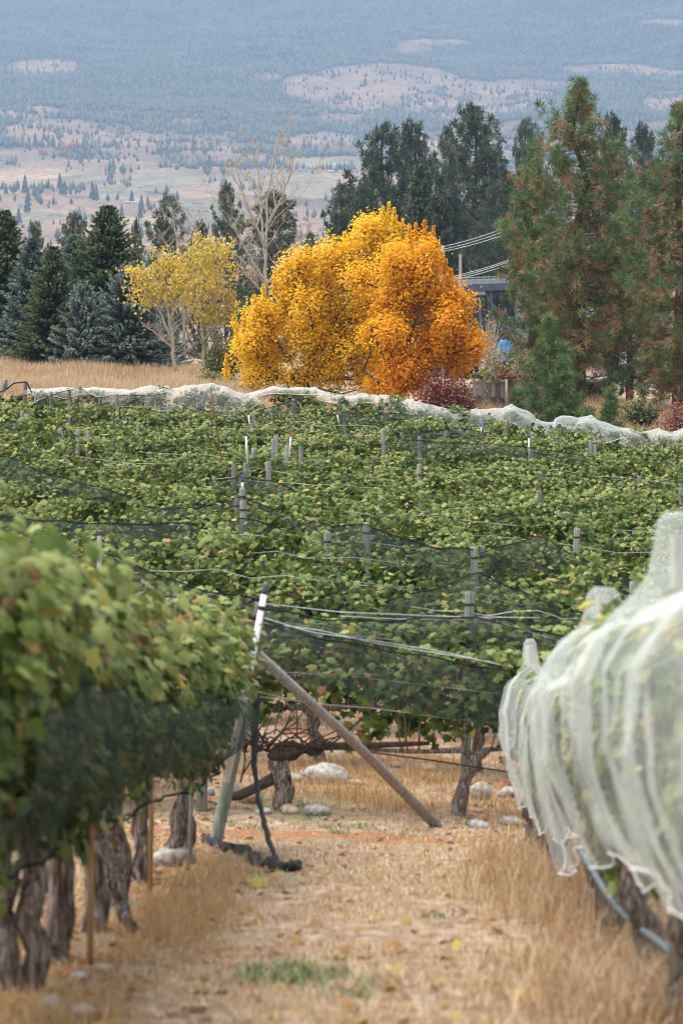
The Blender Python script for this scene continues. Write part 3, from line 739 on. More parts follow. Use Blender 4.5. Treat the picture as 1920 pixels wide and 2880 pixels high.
# trellis wires
def wire(points, r, label, mat='wire', name='trellis_wire', sag=0.0, group='trellis wires', n=24):
    p = np.asarray(points, float)
    s = np.concatenate([[0], np.cumsum(np.linalg.norm(np.diff(p, axis=0), axis=1))]); q = np.linspace(0, s[-1], n)
    P = np.stack([np.interp(q, s, p[:, j]) for j in range(3)], 1)
    P[:, 2] -= sag * (1 - (2 * q / s[-1] - 1) ** 2)
    mb = MB(); mb.tube(P, r, 5)
    o = mb.obj(name, M[mat]); tag(o, label, 'wire', group); return o
wr = np.random.default_rng(9)
for k in range(1, NROW - 1):
    Y = rows_y[k]; hwid = 0.1412 * Y + .6
    for (h, yo, nm, seg) in [(1.80, -.30, 'upper', 1), (1.45, -.46, 'lower', 1)] if k < 9 else [(1.80, -.30, 'upper', 1)]:
        a0 = wr.uniform(-1, .35); a1 = a0 + wr.uniform(.35, .9)
        xs = np.linspace(a0 * hwid, min(1, a1) * hwid, 9)
        pts = [(x, Y + yo + wr.normal(0, .03), float(G(x, Y)) + h + wr.normal(0, .03)) for x in xs]
        wire(pts, 0.0036 + .00003 * Y, 'thin pale wire, the %s one along %s' % (nm, row_phrase(k)), n=60)
def src(z):     # points measured in the photograph along the front row
    return [(600 + x / 1.742, 1600 + y / 1.742) for x, y in z]
FW = [('upper bundle', [(200, 165), (620, 212), (1230, 236), (1600, 240)], 26.9), ('sagging second', [(250, 240), (480, 312), (780, 352), (1100, 400), (1440, 478)], 24.15), ('twisted third', [(230, 262), (340, 278), (520, 300), (780, 362), (1050, 408), (1400, 462)], 24.2),
      ('middle', [(240, 520), (350, 505), (700, 530), (1050, 572), (1440, 618)], 24.2), ('low', [(210, 600), (450, 655), (800, 685), (1150, 735), (1460, 757)], 24.2), ('low slack', [(225, 628), (360, 640), (480, 660)], 24.25), ('second upper', [(620, 232), (900, 246), (1230, 250), (1560, 300)], 26.9), ('slanting', [(1260, 240), (1420, 270), (1620, 330), (1700, 350)], 26.9)]
for nm, pts, Y in FW:
    wire([(PX(x, Y), Y + wr.normal(0, .02), PZ(y, Y)) for x, y in src(pts)], 0.0055, 'pale wire above the lane end, the %s wire of the front trellis' % nm)
wire([(PX(x, 24.35), 24.35, PZ(y, 24.35)) for x, y in src([(130, 838), (400, 868), (700, 890), (1050, 935), (1460, 998)])], 0.009, 'black drip hose strung between the trunks of the front row', 'drip', 'drip_hose')

# dark bird nets hanging on the front of some rows; points are (photo px, photo py of the top edge)
def dark_net(k, pts, drop, label, off=-.46, both=True):
    Y = rows_y[k] + off
    xs = np.array([PX(p[0], Y) for p in pts]); zs = np.array([PZ(p[1], Y) for p in pts])
    m = max(12, int((xs[-1] - xs[0]) / 0.14)); q = np.linspace(xs[0], xs[-1], m)
    zt = np.interp(q, xs, zs)
    r = np.random.default_rng(int(abs(pts[0][0]) * 7 + k))
    ph = r.uniform(0, 99)
    b = 9
    P = np.zeros((m, b, 3)); s = np.linspace(0, 1, b)
    dr = drop * (0.85 + 0.5 * fbm(q * .8 + ph, 0 * q, 4))
    P[..., 0] = q[:, None] + 0.03 * fbm(q[:, None] * 2 + ph, s[None] * 3, 6)
    P[..., 1] = Y - 0.10 * np.sin(s * 3.0)[None] + 0.16 * fbm(q[:, None] * 2.2 + ph, s[None] * 1.2, 5)
    P[..., 2] = zt[:, None] - dr[:, None] * s[None]
    t = thing('bird_net', label, 'net', (float(q[m // 2]), Y, float(zt[m // 2])), 0, 'dark bird nets on the slope')
    c = np.array(t.location)
    mb = MB(); mb.grid(P - c); mb.obj('veil', M['net_dark'], t)
    mb = MB(); e = P[:, 0] - c; e = e + np.stack([0 * q, 0 * q - .01, .012 * np.sin(q * 9)], 1)
    mb.tube(e, 0.007 + 0.005 * np.abs(np.sin(q * 3.1 + ph)), 5); mb.obj('edge', M['net_edge'], t)
    return t
dark_net(0, [(560, 1700), (735, 1742), (880, 1790), (1050, 1822), (1225, 1850), (1440, 1892)], 0.66, 'dark bird net veiling the front vine row at the lane end', off=-.38)
dark_net(1, [(700, 1700), (900, 1742), (1090, 1746), (1318, 1734), (1500, 1775), (1640, 1800)], 0.45, 'dark bird net low behind the front row, passing the single post')
dark_net(2, [(1080, 1690), (1240, 1652), (1345, 1608), (1450, 1660), (1600, 1720), (1760, 1745)], 0.55, 'dark bird net tied at the pair of posts')
dark_net(4, [(1330, 1560), (1440, 1530), (1516, 1506), (1600, 1555), (1720, 1615), (1900, 1650)], 0.5, 'dark bird net draped from the brown post at right')
dark_net(3, [(930, 1480), (1032, 1476), (1120, 1512), (1230, 1540), (1330, 1545)], 0.5, 'dark bird net right of the greenish post in the middle')
dark_net(6, [(380, 1425), (540, 1432), (684, 1395), (760, 1432), (880, 1470), (1000, 1480)], 0.45, 'dark bird net peaked at the white capped post')
dark_net(5, [(200, 1470), (440, 1475), (600, 1472), (686, 1455), (760, 1478), (870, 1510)], 0.5, 'dark bird net in front of the middle post pair')
dark_net(2, [(190, 1580), (281, 1546), (360, 1580), (460, 1622), (560, 1660), (760, 1690)], 0.5, 'dark bird net hanging from the pale pole at left')
dark_net(8, [(590, 1350), (640, 1347), (692, 1344), (760, 1352), (850, 1385)], 0.5, 'small dark net just above the white capped post')
dark_net(4, [(0, 1452), (100, 1462), (230, 1470), (380, 1475), (540, 1468)], 0.5, 'dark bird net along the left of the middle slope')
dark_net(6, [(-20, 1275), (40, 1290), (120, 1330), (240, 1360), (380, 1400)], 0.45, 'dark bird net sloping down from the left edge')
dark_net(13, [(-30, 1190), (40, 1184), (64, 1176), (110, 1185), (160, 1205), (220, 1225)], 0.5, 'dark bird net around the two posts at far left')
dark_net(15, [(110, 1120), (180, 1102), (226, 1088), (262, 1120), (320, 1112), (420, 1112), (470, 1106)], 0.30, 'dark net rope over the posts below the white net at left')
dark_net(15, [(520, 1140), (600, 1160), (700, 1158), (770, 1145), (826, 1124), (845, 1150)], 0.35, 'dark net sagging below the white net at centre left')
dark_net(15, [(900, 1175), (966, 1158), (1040, 1175), (1088, 1160), (1200, 1172)], 0.30, 'dark net sagging below the white net under the maples')
dark_net(13, [(1130, 1222), (1200, 1215), (1290, 1204), (1360, 1215)], 0.25, 'dark rolled net below the orange maple')
dark_net(9, [(1120, 1235), (1240, 1245), (1400, 1250), (1500, 1262), (1640, 1280)], 0.25, 'dark rolled net across the slope at right')

# ------------------------------------------------------------------ the white net on the last row
def far_net():
    Y = rows_y[-1]
    TOPS = CREST
    DEP = [(60, 8), (70, 8), (100, 26), (120, 12), (150, 22), (200, 10), (240, 20), (262, 30), (300, 14), (345, 34), (380, 46), (430, 34), (465, 62), (500, 52), (540, 66), (556, 60), (580, 18), (640, 12), (700, 14), (760, 16), (795, 22), (850, 16), (882, 52), (925, 60), (955, 26), (985, 48), (1005, 26), (1030, 40), (1060, 30), (1090, 36), (1130, 48), (1180, 36), (1225, 60),
           (1260, 66), (1320, 72), (1345, 34), (1385, 40), (1410, 24), (1450, 32), (1480, 50), (1500, 56), (1530, 34), (1568, 30), (1600, 30)]
    q = np.arange(60, 1600, 2.0); m = len(q)
    X = PX(q * D, Y); zt = PZ(np.interp(q, *zip(*TOPS)) * D, Y); dep = 1.25 * np.interp(q, *zip(*DEP)) * D * Y / FPX
    zt = zt + 0.09 * fbm(q / 24, 0 * q, 2, 2)
    b = 23; s = np.linspace(-1, 1, b)          # -1 camera-side hem .. 0 crest .. 1 far hem
    a = np.abs(s)
    P = np.zeros((m, b, 3))
    fold = 0.26 * fbm(q[:, None] / 22 + 0.9 * a[None] + 40 * (s[None] > 0), a[None] * 0.9, 8, 3)
    amp = .22 * np.clip(.35 + 2.2 * fbm(q[:, None] / 45 + 9 * (s[None] > 0), a[None], 71, 2), 0, 1)
    slide = 1.3 * amp * np.sin(q[:, None] / 10.0 + 2.2 * a[None] * np.sin(q[:, None] / 60) + 7 * fbm(q[:, None] / 50, 0 * a[None], 72, 2)) * (.35 + .65 * a[None])
    wid = 0.40 * np.sin(np.clip(a * 1.5, 0, 1) * math.pi / 2)
    P[..., 0] = X[:, None] + slide
    P[..., 1] = Y + np.sign(s)[None] * (wid[None] + fold * (0.25 + a[None]))
    P[..., 2] = zt[:, None] - dep[:, None] * (a[None] ** 1.3) + 0.05 * fbm(q[:, None] / 16, s[None] * 2, 22, 2)
    t = thing('bird_net', 'long white bird net bunched along the top of the last vine row', 'net', (0, Y, float(zt[m // 2])), 0)
    c = np.array(t.location)
    mb = MB(); mb.grid(P - c); mb.obj('veil', M['net_far'], t)
    # a second gathered layer lying along the crest
    mb = MB(); b2 = 9; s2 = np.linspace(0, 1, b2)
    P2 = np.zeros((m, b2, 3)); ph = 7 * fbm(q / 55, 0 * q, 31)
    ctr = zt - 0.02 - 0.30 * dep * (0.4 + 0.6 * np.clip(np.sin(q / 24 + ph), -1, 1) ** 2)
    ang = s2[None] * 2 * math.pi
    rr = 0.012 + 0.045 * np.clip(fbm(q / 30, 0 * q, 33, 2) + .2, 0, 1)[:, None] * 2 * (1 + .4 * np.sin(3 * ang + q[:, None] / 15))
    P2[..., 0] = X[:, None]; P2[..., 1] = Y - 0.30 + rr * np.cos(ang) + .05 * fbm(q[:, None] / 18, s2[None] * 3, 35, 2); P2[..., 2] = ctr[:, None] + rr * np.sin(ang)
    mb.grid(P2 - c); mb.obj('gathered_fold', M['net_white'], t)
    mb = MB()
    mb.tube(P[:, 0] - c, 0.008, 5); mb.obj('hem', M['net_hem'], t)
far_net()
# ------------------------------------------------------------------ foreground: the row on the left of the lane
def LX(Y): return -1.45 + 0.020 * (Y - 11)
def leaf_mesh(seed, tint, size=0.092):
    mb = MB(); r = np.random.default_rng(seed)
    add_leaves(mb, np.zeros((1, 3)), np.array([[0.1, 0, 1.0]]), size, tint, 'hi', r, tip=np.array([1.0, 0, 0]), tipj=.05)
    return mb.mesh('leaf', M['vine_leaf'])
LEAF_ME = [leaf_mesh(k, tt) for k, tt in enumerate([0.30, 0.45, 0.58, 0.66, 0.72, 0.80, 0.90, 0.97])]
lr = np.random.default_rng(21)
lefts = [9.3, 10.9, 12.15, 13.6, 15.2, 16.8, 18.5, 20.0]
for i, Y in enumerate(lefts):
    x = LX(Y); g = float(G(x, Y))
    names = ['cut off by the left edge', 'with the forked trunk at the left edge', 'second back, straight grey trunk beside a wooden stake', 'with a fallen side stump and peeling bark', 'fourth along, dark trunk behind the stump', 'fifth along behind the golden grass', 'sixth along beside a grey stake', 'nearest the leaning end post']
    t = thing('grapevine', 'old grapevine left of the lane, ' + names[i], 'vine', (x, Y, g), 0, 'old grapevines left of the lane')
    r = np.random.default_rng(900 + i)
    mb = MB()
    lean = r.normal(0, .08)
    if i == 1:
        trunk_curve(mb, (-.05, 0, -.2), (-.10, 0, .72), .065, .055, r, .02, 9, 12)
        trunk_curve(mb, (.03, .03, -.2), (.06, .1, .78), .062, .05, r, .02, 9, 12)
    else:
        trunk_curve(mb, (0, 0, -.2), (lean, r.normal(0, .1), .78),   .062 + .012 * r.random(), .048, r, .016, 10, 12)
    mb.obj('trunk', M['bark_vine'], t)
    if i == 3:
        mb = MB(); trunk_curve(mb, (.04, -.05, .55), (.26, -.25, .06), .035, .03, r, .02, 7, 9); mb.obj('side_stump', M['bark_vine'], t)
    mb = MB()
    for s in (-1, 1):
        mb.tube([(lean, 0, .70), (lean, s * .15, .80), (r.normal(0, .03), s * .45, .82), (0, s * .85, .82)], [.055, .045, .03, .018], 8, rough=.15, rng=r)
    for k in range(9):
        y = r.uniform(-.75, .75); mb.tube([(0, y, .8), (r.normal(.05, .08), y + r.normal(0, .05), 1.3), (r.normal(.1, .15), y + r.normal(0, .15), 1.95)], [.008, .006, .003], 4)
    mb.obj('cordon', M['bark_vine'], t)
    # upper bush of free leaves and the leaves held in by the net
    v = vine_canopy(950 + i, 1250, 'hi', 1.6 if i == 7 else 1.75, 1.22, 1.80 if 3 <= i <= 6 else 1.90, .29, .088, .55, .07, .03, shoots=10, clumps=40)
    w = vine_canopy(980 + i, 950, 'hi', 1.5 if i == 7 else 1.70, 0.66 if i < 3 else .80, 1.36, .22, .088, .42, .06, .05, shoots=0, clumps=40, ymax=.27)
    v.add(np.concatenate(w.V), np.concatenate([f for f in w.F]), np.concatenate(w.T))
    V = np.concatenate(v.V); F = np.concatenate(v.F); T = np.concatenate(v.T)
    V = np.stack([-V[:, 1] + .15 * ss(14.5, 20, Y + V[:, 0]) - .0, V[:, 0], V[:, 2]], 1)          # canopy runs along the lane
    m2 = MB(); m2.add(V, F, T); f = m2.obj('foliage', M['vine_leaf'], t); f['kind'] = 'stuff'
    for k in range(22):                                     # leaves that stand out singly on the lane side
        o = link('leaf', LEAF_ME[int(r.choice(8, p=[.10, .25, .28, .20, .07, .04, .04, .02]))], t)
        hz_ = r.uniform(1.25, 1.98)
        o.location = (.15 * float(ss(14.5, 20, Y)) + .33 * math.sqrt(max(.1, 1 - ((hz_ - 1.5) / .75) ** 2)) + r.uniform(0.02, .09), r.uniform(-.8, .8), hz_)
        o.rotation_euler = (r.normal(0, .4), r.uniform(.5, 1.4), r.normal(0, .5)); s = r.uniform(.75, 1.15); o.scale = (s, s, s)

# dark net on the lane side of the left row
def left_net():
    q = np.arange(8.6, 21.35, 0.07); m = len(q); b = 20; s = np.linspace(0, 1, b)
    g = G(LX(q), q)
    top = g + 1.30 + .34 * fbm(q * .9, 0 * q, 51); bot = g + .60 + .12 * fbm(q * .7, 0 * q, 52)
    P = np.zeros((m, b, 3))
    end = ss(21.35, 20.4, q)
    bulge = (.38 * np.sin(np.clip(.35 + s * .75, 0, 1.02) * math.pi * .95))[None] * (.35 + .65 * end[:, None]) + .05
    fold = .14 * fbm(q[:, None] * 1.6 + s[None] * .5, s[None] * 1.0, 53) 
    P[..., 0] = LX(q)[:, None] + .12 * ss(14.5, 20, q)[:, None] + bulge + fold
    P[..., 1] = q[:, None]
    P[..., 2] = top[:, None] * (1 - s[None]) + bot[:, None] * s[None] + .03 * fbm(q[:, None] * 3, s[None] * 3, 56)
    t = thing('bird_net', 'dark bird net wrapped round the fruit zone of the left row', 'net', (LX(15), 15.0, float(G(LX(15), 15.0))))
    c = np.array(t.location)
    mb = MB(); mb.grid(P - c); mb.obj('veil', M['net_left'], t)
    mb = MB(); mb.tube(P[:, 0] - c, .004, 5); mb.tube(P[:, -1] - c, .009, 5); mb.obj('edge', M['net_edge'], t)
left_net()

# end post, its pipe, brace and the black net rope
t = thing('end_post', 'leaning end post of the left row, green below and brown on top', 'post', (PX(603, 21.0), 21.0, PZ(2385, 21.0)))
b0 = np.array(t.location)
def lp(px, py, Y=21.0): return np.array([PX(px, Y), Y, PZ(py, Y)]) - b0
mb = MB(); mb.tube([lp(597, 2420), lp(603, 2385), lp(660, 2120), lp(700, 1930)], .056, 12, rough=.02, rng=pr_); mb.obj('lower_post', M['post_green'], t)
mb = MB(); mb.tube([lp(700, 1930), lp(722, 1790), lp(731, 1706), lp(732, 1700)], [.056, .052, .048, .040], 12, rough=.03, rng=pr_); mb.obj('upper_post', M['post_brown'], t)
mb = MB(); mb.tube([lp(724, 1742), lp(726, 1726)], .060, 12); mb.obj('tie', M['drip'], t)
Yp_ = 20.86
t = thing('sprinkler_pipe', 'long white sprinkler pipe leaning against the end post of the left row', 'sprinkler', (PX(637, Yp_), Yp_, PZ(2200, Yp_)), 0)
b0 = np.array(t.location)
mb = MB(); mb.tube([lp(637, 2200, Yp_), lp(690, 1955, Yp_), lp(743, 1672, Yp_)], .029, 10); mb.obj('pipe', M['pipe_white'], t)
mb = MB(); mb.tube([lp(743, 1672, Yp_), lp(745, 1660, Yp_), lp(746, 1648, Yp_), lp(747, 1640, Yp_)], [.026, .03, .02, .016], 9)
mb.tube([lp(740, 1652, Yp_), lp(754, 1645, Yp_)], [.012, .008], 6); mb.obj('nozzle', M['nozzle'], t)
mb = MB(); mb.tube([lp(735, 1716, Yp_), lp(738, 1704, Yp_)], .033, 10); mb.obj('tie', M['drip'], t)

bx, by, bz = ground_hit(1246, 2322)
mb = MB(); mb.tube([(PX(722, 21.12), 21.12, PZ(1838, 21.12)), ((PX(728, 21.12) + bx) / 2, (21.12 + by) / 2, (PZ(1846, 21.12) + bz) / 2 + .01), (bx, by, bz - .08)], [.047, .046, .048], 12, rough=.03, rng=pr_)
tag(mb.obj('brace_pole', M['brace_wood']), 'grey wooden brace pole slanting from the end post down to the ground', 'pole')

t = thing('net_rope', 'black rope of rolled netting hanging from the end post and trailing on the ground', 'rope', (PX(783, 18.6), 18.6, float(G(PX(783, 18.6), 18.6))))
b0 = np.array(t.location)
hang = [(725, 1960, 20.9), (716, 2060, 20.8), (716, 2140, 20.6), (722, 2210, 20.3), (737, 2290, 19.7), (752, 2350, 19.2), (770, 2400, 18.8), (784, 2440, 18.45)]
mb = MB(); p = np.array([lp(*h) for h in hang]); tt = np.linspace(0, 1, 40); ti = np.linspace(0, 1, len(p))
pp = np.stack([np.interp(tt, ti, p[:, j]) for j in range(3)], 1) + np.random.default_rng(3).normal(0, .004, (40, 3))
mb.tube(pp, .021 + .012 * np.exp(-((tt - .17) / .10) ** 2), 9, rough=.12, rng=pr_); mb.obj('hanging_end', M['rope_black'], t)
gp = [(575, 2366), (600, 2380), (640, 2396), (668, 2398), (690, 2406), (705, 2425), (740, 2440), (784, 2448), (815, 2454), (838, 2446)]
p = np.array([ground_hit(*h) for h in gp]) - b0 + np.array([0, 0, .03]); ti = np.linspace(0, 1, len(p)); tt = np.linspace(0, 1, 60)
pp = np.stack([np.interp(tt, ti, p[:, j]) for j in range(3)], 1) + np.random.default_rng(4).normal(0, .010, (60, 3))
mb = MB(); mb.tube(pp, .030 + .018 * np.sin(tt * 19) ** 2, 9, rough=.22, rng=pr_); mb.obj('ground_bundle', M['rope_black'], t)
hp = [(690, 2130, 20.7), (684, 2170, 20.6), (676, 2200, 20.6), (683, 2178, 20.6), (700, 2150, 20.6), (717, 2120, 20.65)]
mb = MB(); mb.tube(np.array([lp(*h) for h in hp]), .008, 6); mb.obj('loop', M['rope_black'], t)

# stakes in the left row
for (px, y0, y1, Y, mat, lab) in [(252, 2300, 2690, 12.0, 'stake_wood', 'brown wooden stake beside the straight grey trunk'), (534, 2200, 2400, 18.4, 'brace_wood', 'thin grey stake among the farther left trunks'), (422, 2260, 2480, 15.9, 'stake_wood', 'brown wooden stake behind the golden grass at left')]:
    mb = MB(); x = PX(px, Y); g = float(G(x, Y)); mb.tube([(x, Y, g - .1), (x + .01, Y, g + .5), (x, Y, g + 1.0)], .017, 8, rough=.03, rng=pr_)
    tag(mb.obj('stake', M[mat]), lab, 'stake')

# special trunks of the front row below the bare canes
def front_head():
    x, y = -.61, 24.42; g = float(G(x, y))
    t = thing('vine_stump', 'thick vine trunk with black knobbly head and bare canes behind the end post', 'vine', (x, y, g))
    r = np.random.default_rng(61)
    mb = MB(); trunk_curve(mb, (.02, 0, -.1), (-.02, 0, .50), .085, .10, r, .015, 9, 12); mb.obj('trunk', M['bark_vine'], t)
    mb = MB(); mb.tube([(-.10, 0, .50), (-.02, -.02, .57), (.14, 0, .60), (.30, 0, .60), (.40, 0, .57)], [.06, .10, .095, .08, .03], 12, rough=.16, rng=r)
    mb.tube([(-.05, 0, .32), (-.25, -.02, .22), (-.42, -.02, .14), (-.55, 0, .12)], [.06, .05, .045, .035], 9, rough=.12, rng=r); mb.obj('knobbly_head', M['bark_dark'], t)
    mb = MB()
    for k in range(30):
        x0 = r.uniform(-.5, .6); a = r.uniform(-1, 1)
        mb.tube([(x0, -.05, .58), (x0 + .2 * a, -.12 + r.normal(0, .06), .72 + r.normal(0, .06)), (x0 + .55 * a, -.12 + r.normal(0, .08), .80 + r.normal(0, .12)), (x0 + .8 * a, r.normal(0, .1), .95 + r.normal(0, .2))], [.012, .010, .008, .004], 5)
    mb.obj('bare_canes', M['bark_dark'], t)
    mb = MB(); mb.tube([(.1, 0, .58), (.45, .02, .62), (.95, .03, .64), (1.5, .02, .66)], [.05, .035, .03, .02], 8, rough=.15, rng=r); mb.obj('long_arm', M['bark_dark'], t)
    v = vine_canopy(77, 560, 'hi', 1.7, 1.02, 1.66, .28, .098, .30, .04, .04, shoots=3, clumps=26).obj('foliage', M['vine_leaf'], t); v['kind'] = 'stuff'
front_head()

# ------------------------------------------------------------------ the white-netted row on the right
rr_ = np.random.default_rng(31)
def RX(Y): return 1.47 + 0.027 * (np.asarray(Y, float) - 13)
for i, (Y, nm) in enumerate([(8.3, 'nearest the camera at the right edge'), (9.9, 'half hidden by dry stalks at right'), (11.4, 'in front of the drip line trunk'), (13.0, 'dark trunk crossed by the blue grey drip line'), (14.9, 'just past the middle peak of the net'), (16.9, 'between the middle and far peaks'), (18.9, 'close to the far end of the net'), (21.0, 'at the far end of the net')]):
    x = float(RX(Y)) + rr_.normal(0, .03); g = float(G(x, Y))
    t = thing('grapevine', 'grapevine under white net, ' + nm, 'vine', (x, Y, g), 0, 'netted grapevines right of the lane')
    r = np.random.default_rng(1300 + i)
    mb = MB(); trunk_curve(mb, (0, 0, -.2), (r.normal(0, .06), r.normal(0, .1), .72), .075, .05, r, .03, 9, 10); mb.obj('trunk', M['bark_vine'], t)
    mb = MB()
    for s in (-1, 1): mb.tube([(0, 0, .66), (0, s * .2, .76), (0, s * .85, .78)], [.05, .035, .018], 7, rough=.12, rng=r)
    mb.obj('cordon', M['bark_vine'], t)
    v = vine_canopy(1350 + i, 900, 'hi', 1.8, .58, 1.60, .14, .10, .40, .10, .05, shoots=0, clumps=44, ymax=.145)
    V = np.concatenate(v.V); V = np.stack([-V[:, 1], V[:, 0], V[:, 2]], 1)
    m2 = MB(); m2.add(V, np.concatenate(v.F), np.concatenate(v.T)); f = m2.obj('foliage', M['vine_leaf'], t); f['kind'] = 'stuff'
    if i in (4, 5, 6, 7): f.scale = (.72, 1, .80 if i in (5, 6) else .90)
PEAKS = [(9.9, .36), (13.8, .27), (22.0, .30)]
def net_top(q): return np.interp(q, [7, 10, 13.8, 14.6, 16, 19.6, 21.2, 22], [1.74, 1.72, 1.72, 1.66, 1.46, 1.42, 1.58, 1.58])
for (Y, h), nm in zip(PEAKS, ['nearest', 'middle', 'farthest']):
    mb = MB(); X_ = float(RX(Y)); g = float(G(X_, Y)); mb.tube([(X_, Y, g - .2), (X_, Y, g + float(net_top(Y)) + h - .08)], [.05, .045], 10)
    tag(mb.obj('trellis_post', M['post_wood']), 'wooden post holding up the %s peak of the white net' % nm, 'post', 'posts under the white net')

def right_net():
    q = np.concatenate([np.arange(4.6, 22.3, 0.045), [22.36, 22.42]]); m = len(q)
    b = 61; s = np.linspace(-1, 1, b); a = np.abs(s)
    RXX = RX(q); g = G(RXX, q)
    pk = np.zeros(m); pw = np.zeros(m)
    for (Y, h) in PEAKS:
        d = np.abs(q - Y); tent = np.exp(-(np.maximum(d - .07, 0) / .22)); pk = np.maximum(pk, h * tent); pw = np.maximum(pw, np.exp(-(d / .25) ** 2))
    top = g + net_top(q) + .08 * fbm(q * 1.1, 0 * q, 61) - .05 * np.abs(np.sin(q * 2.2))
    hemz = g + np.interp(q, [6, 8.5, 10, 13.3, 14.7, 22], [.62, .66, .60, .41, .44, .30]) + .26 * fbm(q * .8, 0 * q, 63) + .05 * np.sin(q * 3.1)
    wa = np.interp(a, [0, .05, .12, .17, .24, .40, .65, .85, 1], [0, .07, .10, .16, .26, .34, .33, .25, .18])
    ha = np.interp(a, [0, .05, .12, .17, .24, .40, .65, .85, 1], [1, 1, .99, .97, .91, .73, .42, .16, 0])
    neck = np.interp(a, [0, .03, .06, .10, .14, .24], [1, 1, .94, .55, .22, 0])
    P = np.zeros((m, b, 3))
    side = np.where(s < 0, 0, 17.0)
    ph = q[:, None] * 1.25 + .9 * fbm(q[:, None] * .6 + side[None], a[None] * .8, 64) + .55 * a[None] * np.sin(q[:, None] * .9)
    tri = np.abs((ph % 1.0) - .5) * 2
    f1 = (tri ** 2.2 - .3) * (.015 + .03 * a[None])
    cr = np.random.default_rng(321); slide = np.zeros((m, b)); bump = np.zeros((m, b))
    for sd in (-1, 1):
        msk = (s * sd > 0)[None]
        for k in range(15):
            strong = k < 7
            q0 = (PEAKS[k % 3][0] + cr.normal(0, .5)) if (strong and k < 6) else cr.uniform(5.5, 22.4)
            w = cr.uniform(.07, .17) if strong else cr.uniform(.03, .07)
            sl = cr.uniform(-1.9, .1) if strong else cr.uniform(-1.2, .6)
            a0, a1 = cr.uniform(.08, .30), cr.uniform(.75, 1.3); B = w * cr.uniform(1.3, 2.3)
            env = ss(a0, a0 + .15, a) * (1 - ss(a1, a1 + .2, a))
            d = (q[:, None] - (q0 + sl * a[None] ** 1.2 + .05 * np.sin(a[None] * 7 + k))) / (w * (.7 + .6 * a[None]))
            e = np.exp(-d * d) * env[None] * msk
            slide -= B * d * e * (1 - .8 * ss(.75, 1, a))[None]; bump += .6 * w * e
    f2 = .03 * fbm(q[:, None] * 4.5 + a[None] * 2.0 + side[None], a[None] * 1.4, 66) * (.3 + a[None])
    f3 = .16 * fbm(q[:, None] * .8 + side[None], a[None] * 1.3, 67)
    low = np.interp(a, [0, .1, .25], [1, .5, 0])
    z = hemz[:, None] + (top - hemz)[:, None] * ha[None] + pk[:, None] * neck[None]
    # above the vines the net runs as a tent to the post heads
    sh = (g + 1.62)[:, None]
    wq = np.interp(q, [7, 14.1, 15.3, 19.6, 21, 22.4], [1.25, 1.16, .62, .60, .80, .72])[:, None]
    x = np.sign(s)[None] * (wa[None] * wq + (f1 + f2 + bump) * np.clip(a[None] * 4, 0, 1) + f3 * np.clip(a[None] * 3 - .3, 0, 1.2))
    P[..., 0] = RXX[:, None] + x + (.16 * ss(20.8, 22.4, q))[:, None] * (a[None] ** 2)
    P[..., 1] = q[:, None] + slide + .06 * fbm(q[:, None] * 2, s[None] * 2, 68)
    P[..., 2] = z + .04 * fbm(q[:, None] * 3, s[None] * 4, 69)
    t = thing('bird_net', 'big white bird net draped over the vine row right of the lane', 'net', (float(RX(15.0)), 15.0, float(G(float(RX(15.0)), 15.0))))
    c = np.array(t.location)
    mb = MB(); mb.grid(P - c)
    # far end closed by a drooping flap
    e = P[-1]; mid = np.array([float(RX(22.4)) + .12, 22.5, float(g[-1]) + .5]); k = 8
    E = np.stack([e * (1 - u) + (mid + np.array([0, 0, (1 - 2 * u) * .15])) * u for u in np.linspace(0, 1, k)], 0)
    E[..., 1] += .10 * np.sin(np.linspace(0, 1, k) * math.pi)[:, None]
    mb.grid(E - c)
    mb.obj('veil', M['net_white'], t)
    mb = MB(); mb.tube(P[:, 0] - c, .0045, 6); mb.tube(P[:, -1] - c, .0045, 6); mb.obj('hem', M['net_hem'], t)
right_net()
# drip line running out from under the net
dl = [(1632, 2395, 13.5), (1660, 2440, 13.1), (1700, 2505, 12.7), (1745, 2565, 12.2), (1800, 2612, 11.5), (1860, 2655, 10.8), (1950, 2740, 9.8)]
P = np.array([(PX(x, Y), Y, PZ(y, Y)) for x, y, Y in dl]); ti = np.linspace(0, 1, len(P)); tt = np.linspace(0, 1, 40)
mb = MB(); mb.tube(np.stack([np.interp(tt, ti, P[:, j]) for j in range(3)], 1), .017, 8)
M['drip_blue'] = plain('drip_blue', (0.15, 0.19, 0.20), rough=.6, nv=.4, ns=30)
tag(mb.obj('drip_line', M['drip_blue']), 'blue grey drip line drooping below the white net at right', 'hose')
# ------------------------------------------------------------------ trees
def place(px, Y, sink=0.1):
    x = PX(px, Y); return (x, Y, float(G(x, Y)) - sink)
def height(py, loc): return PZ(py, loc[1]) - loc[2]

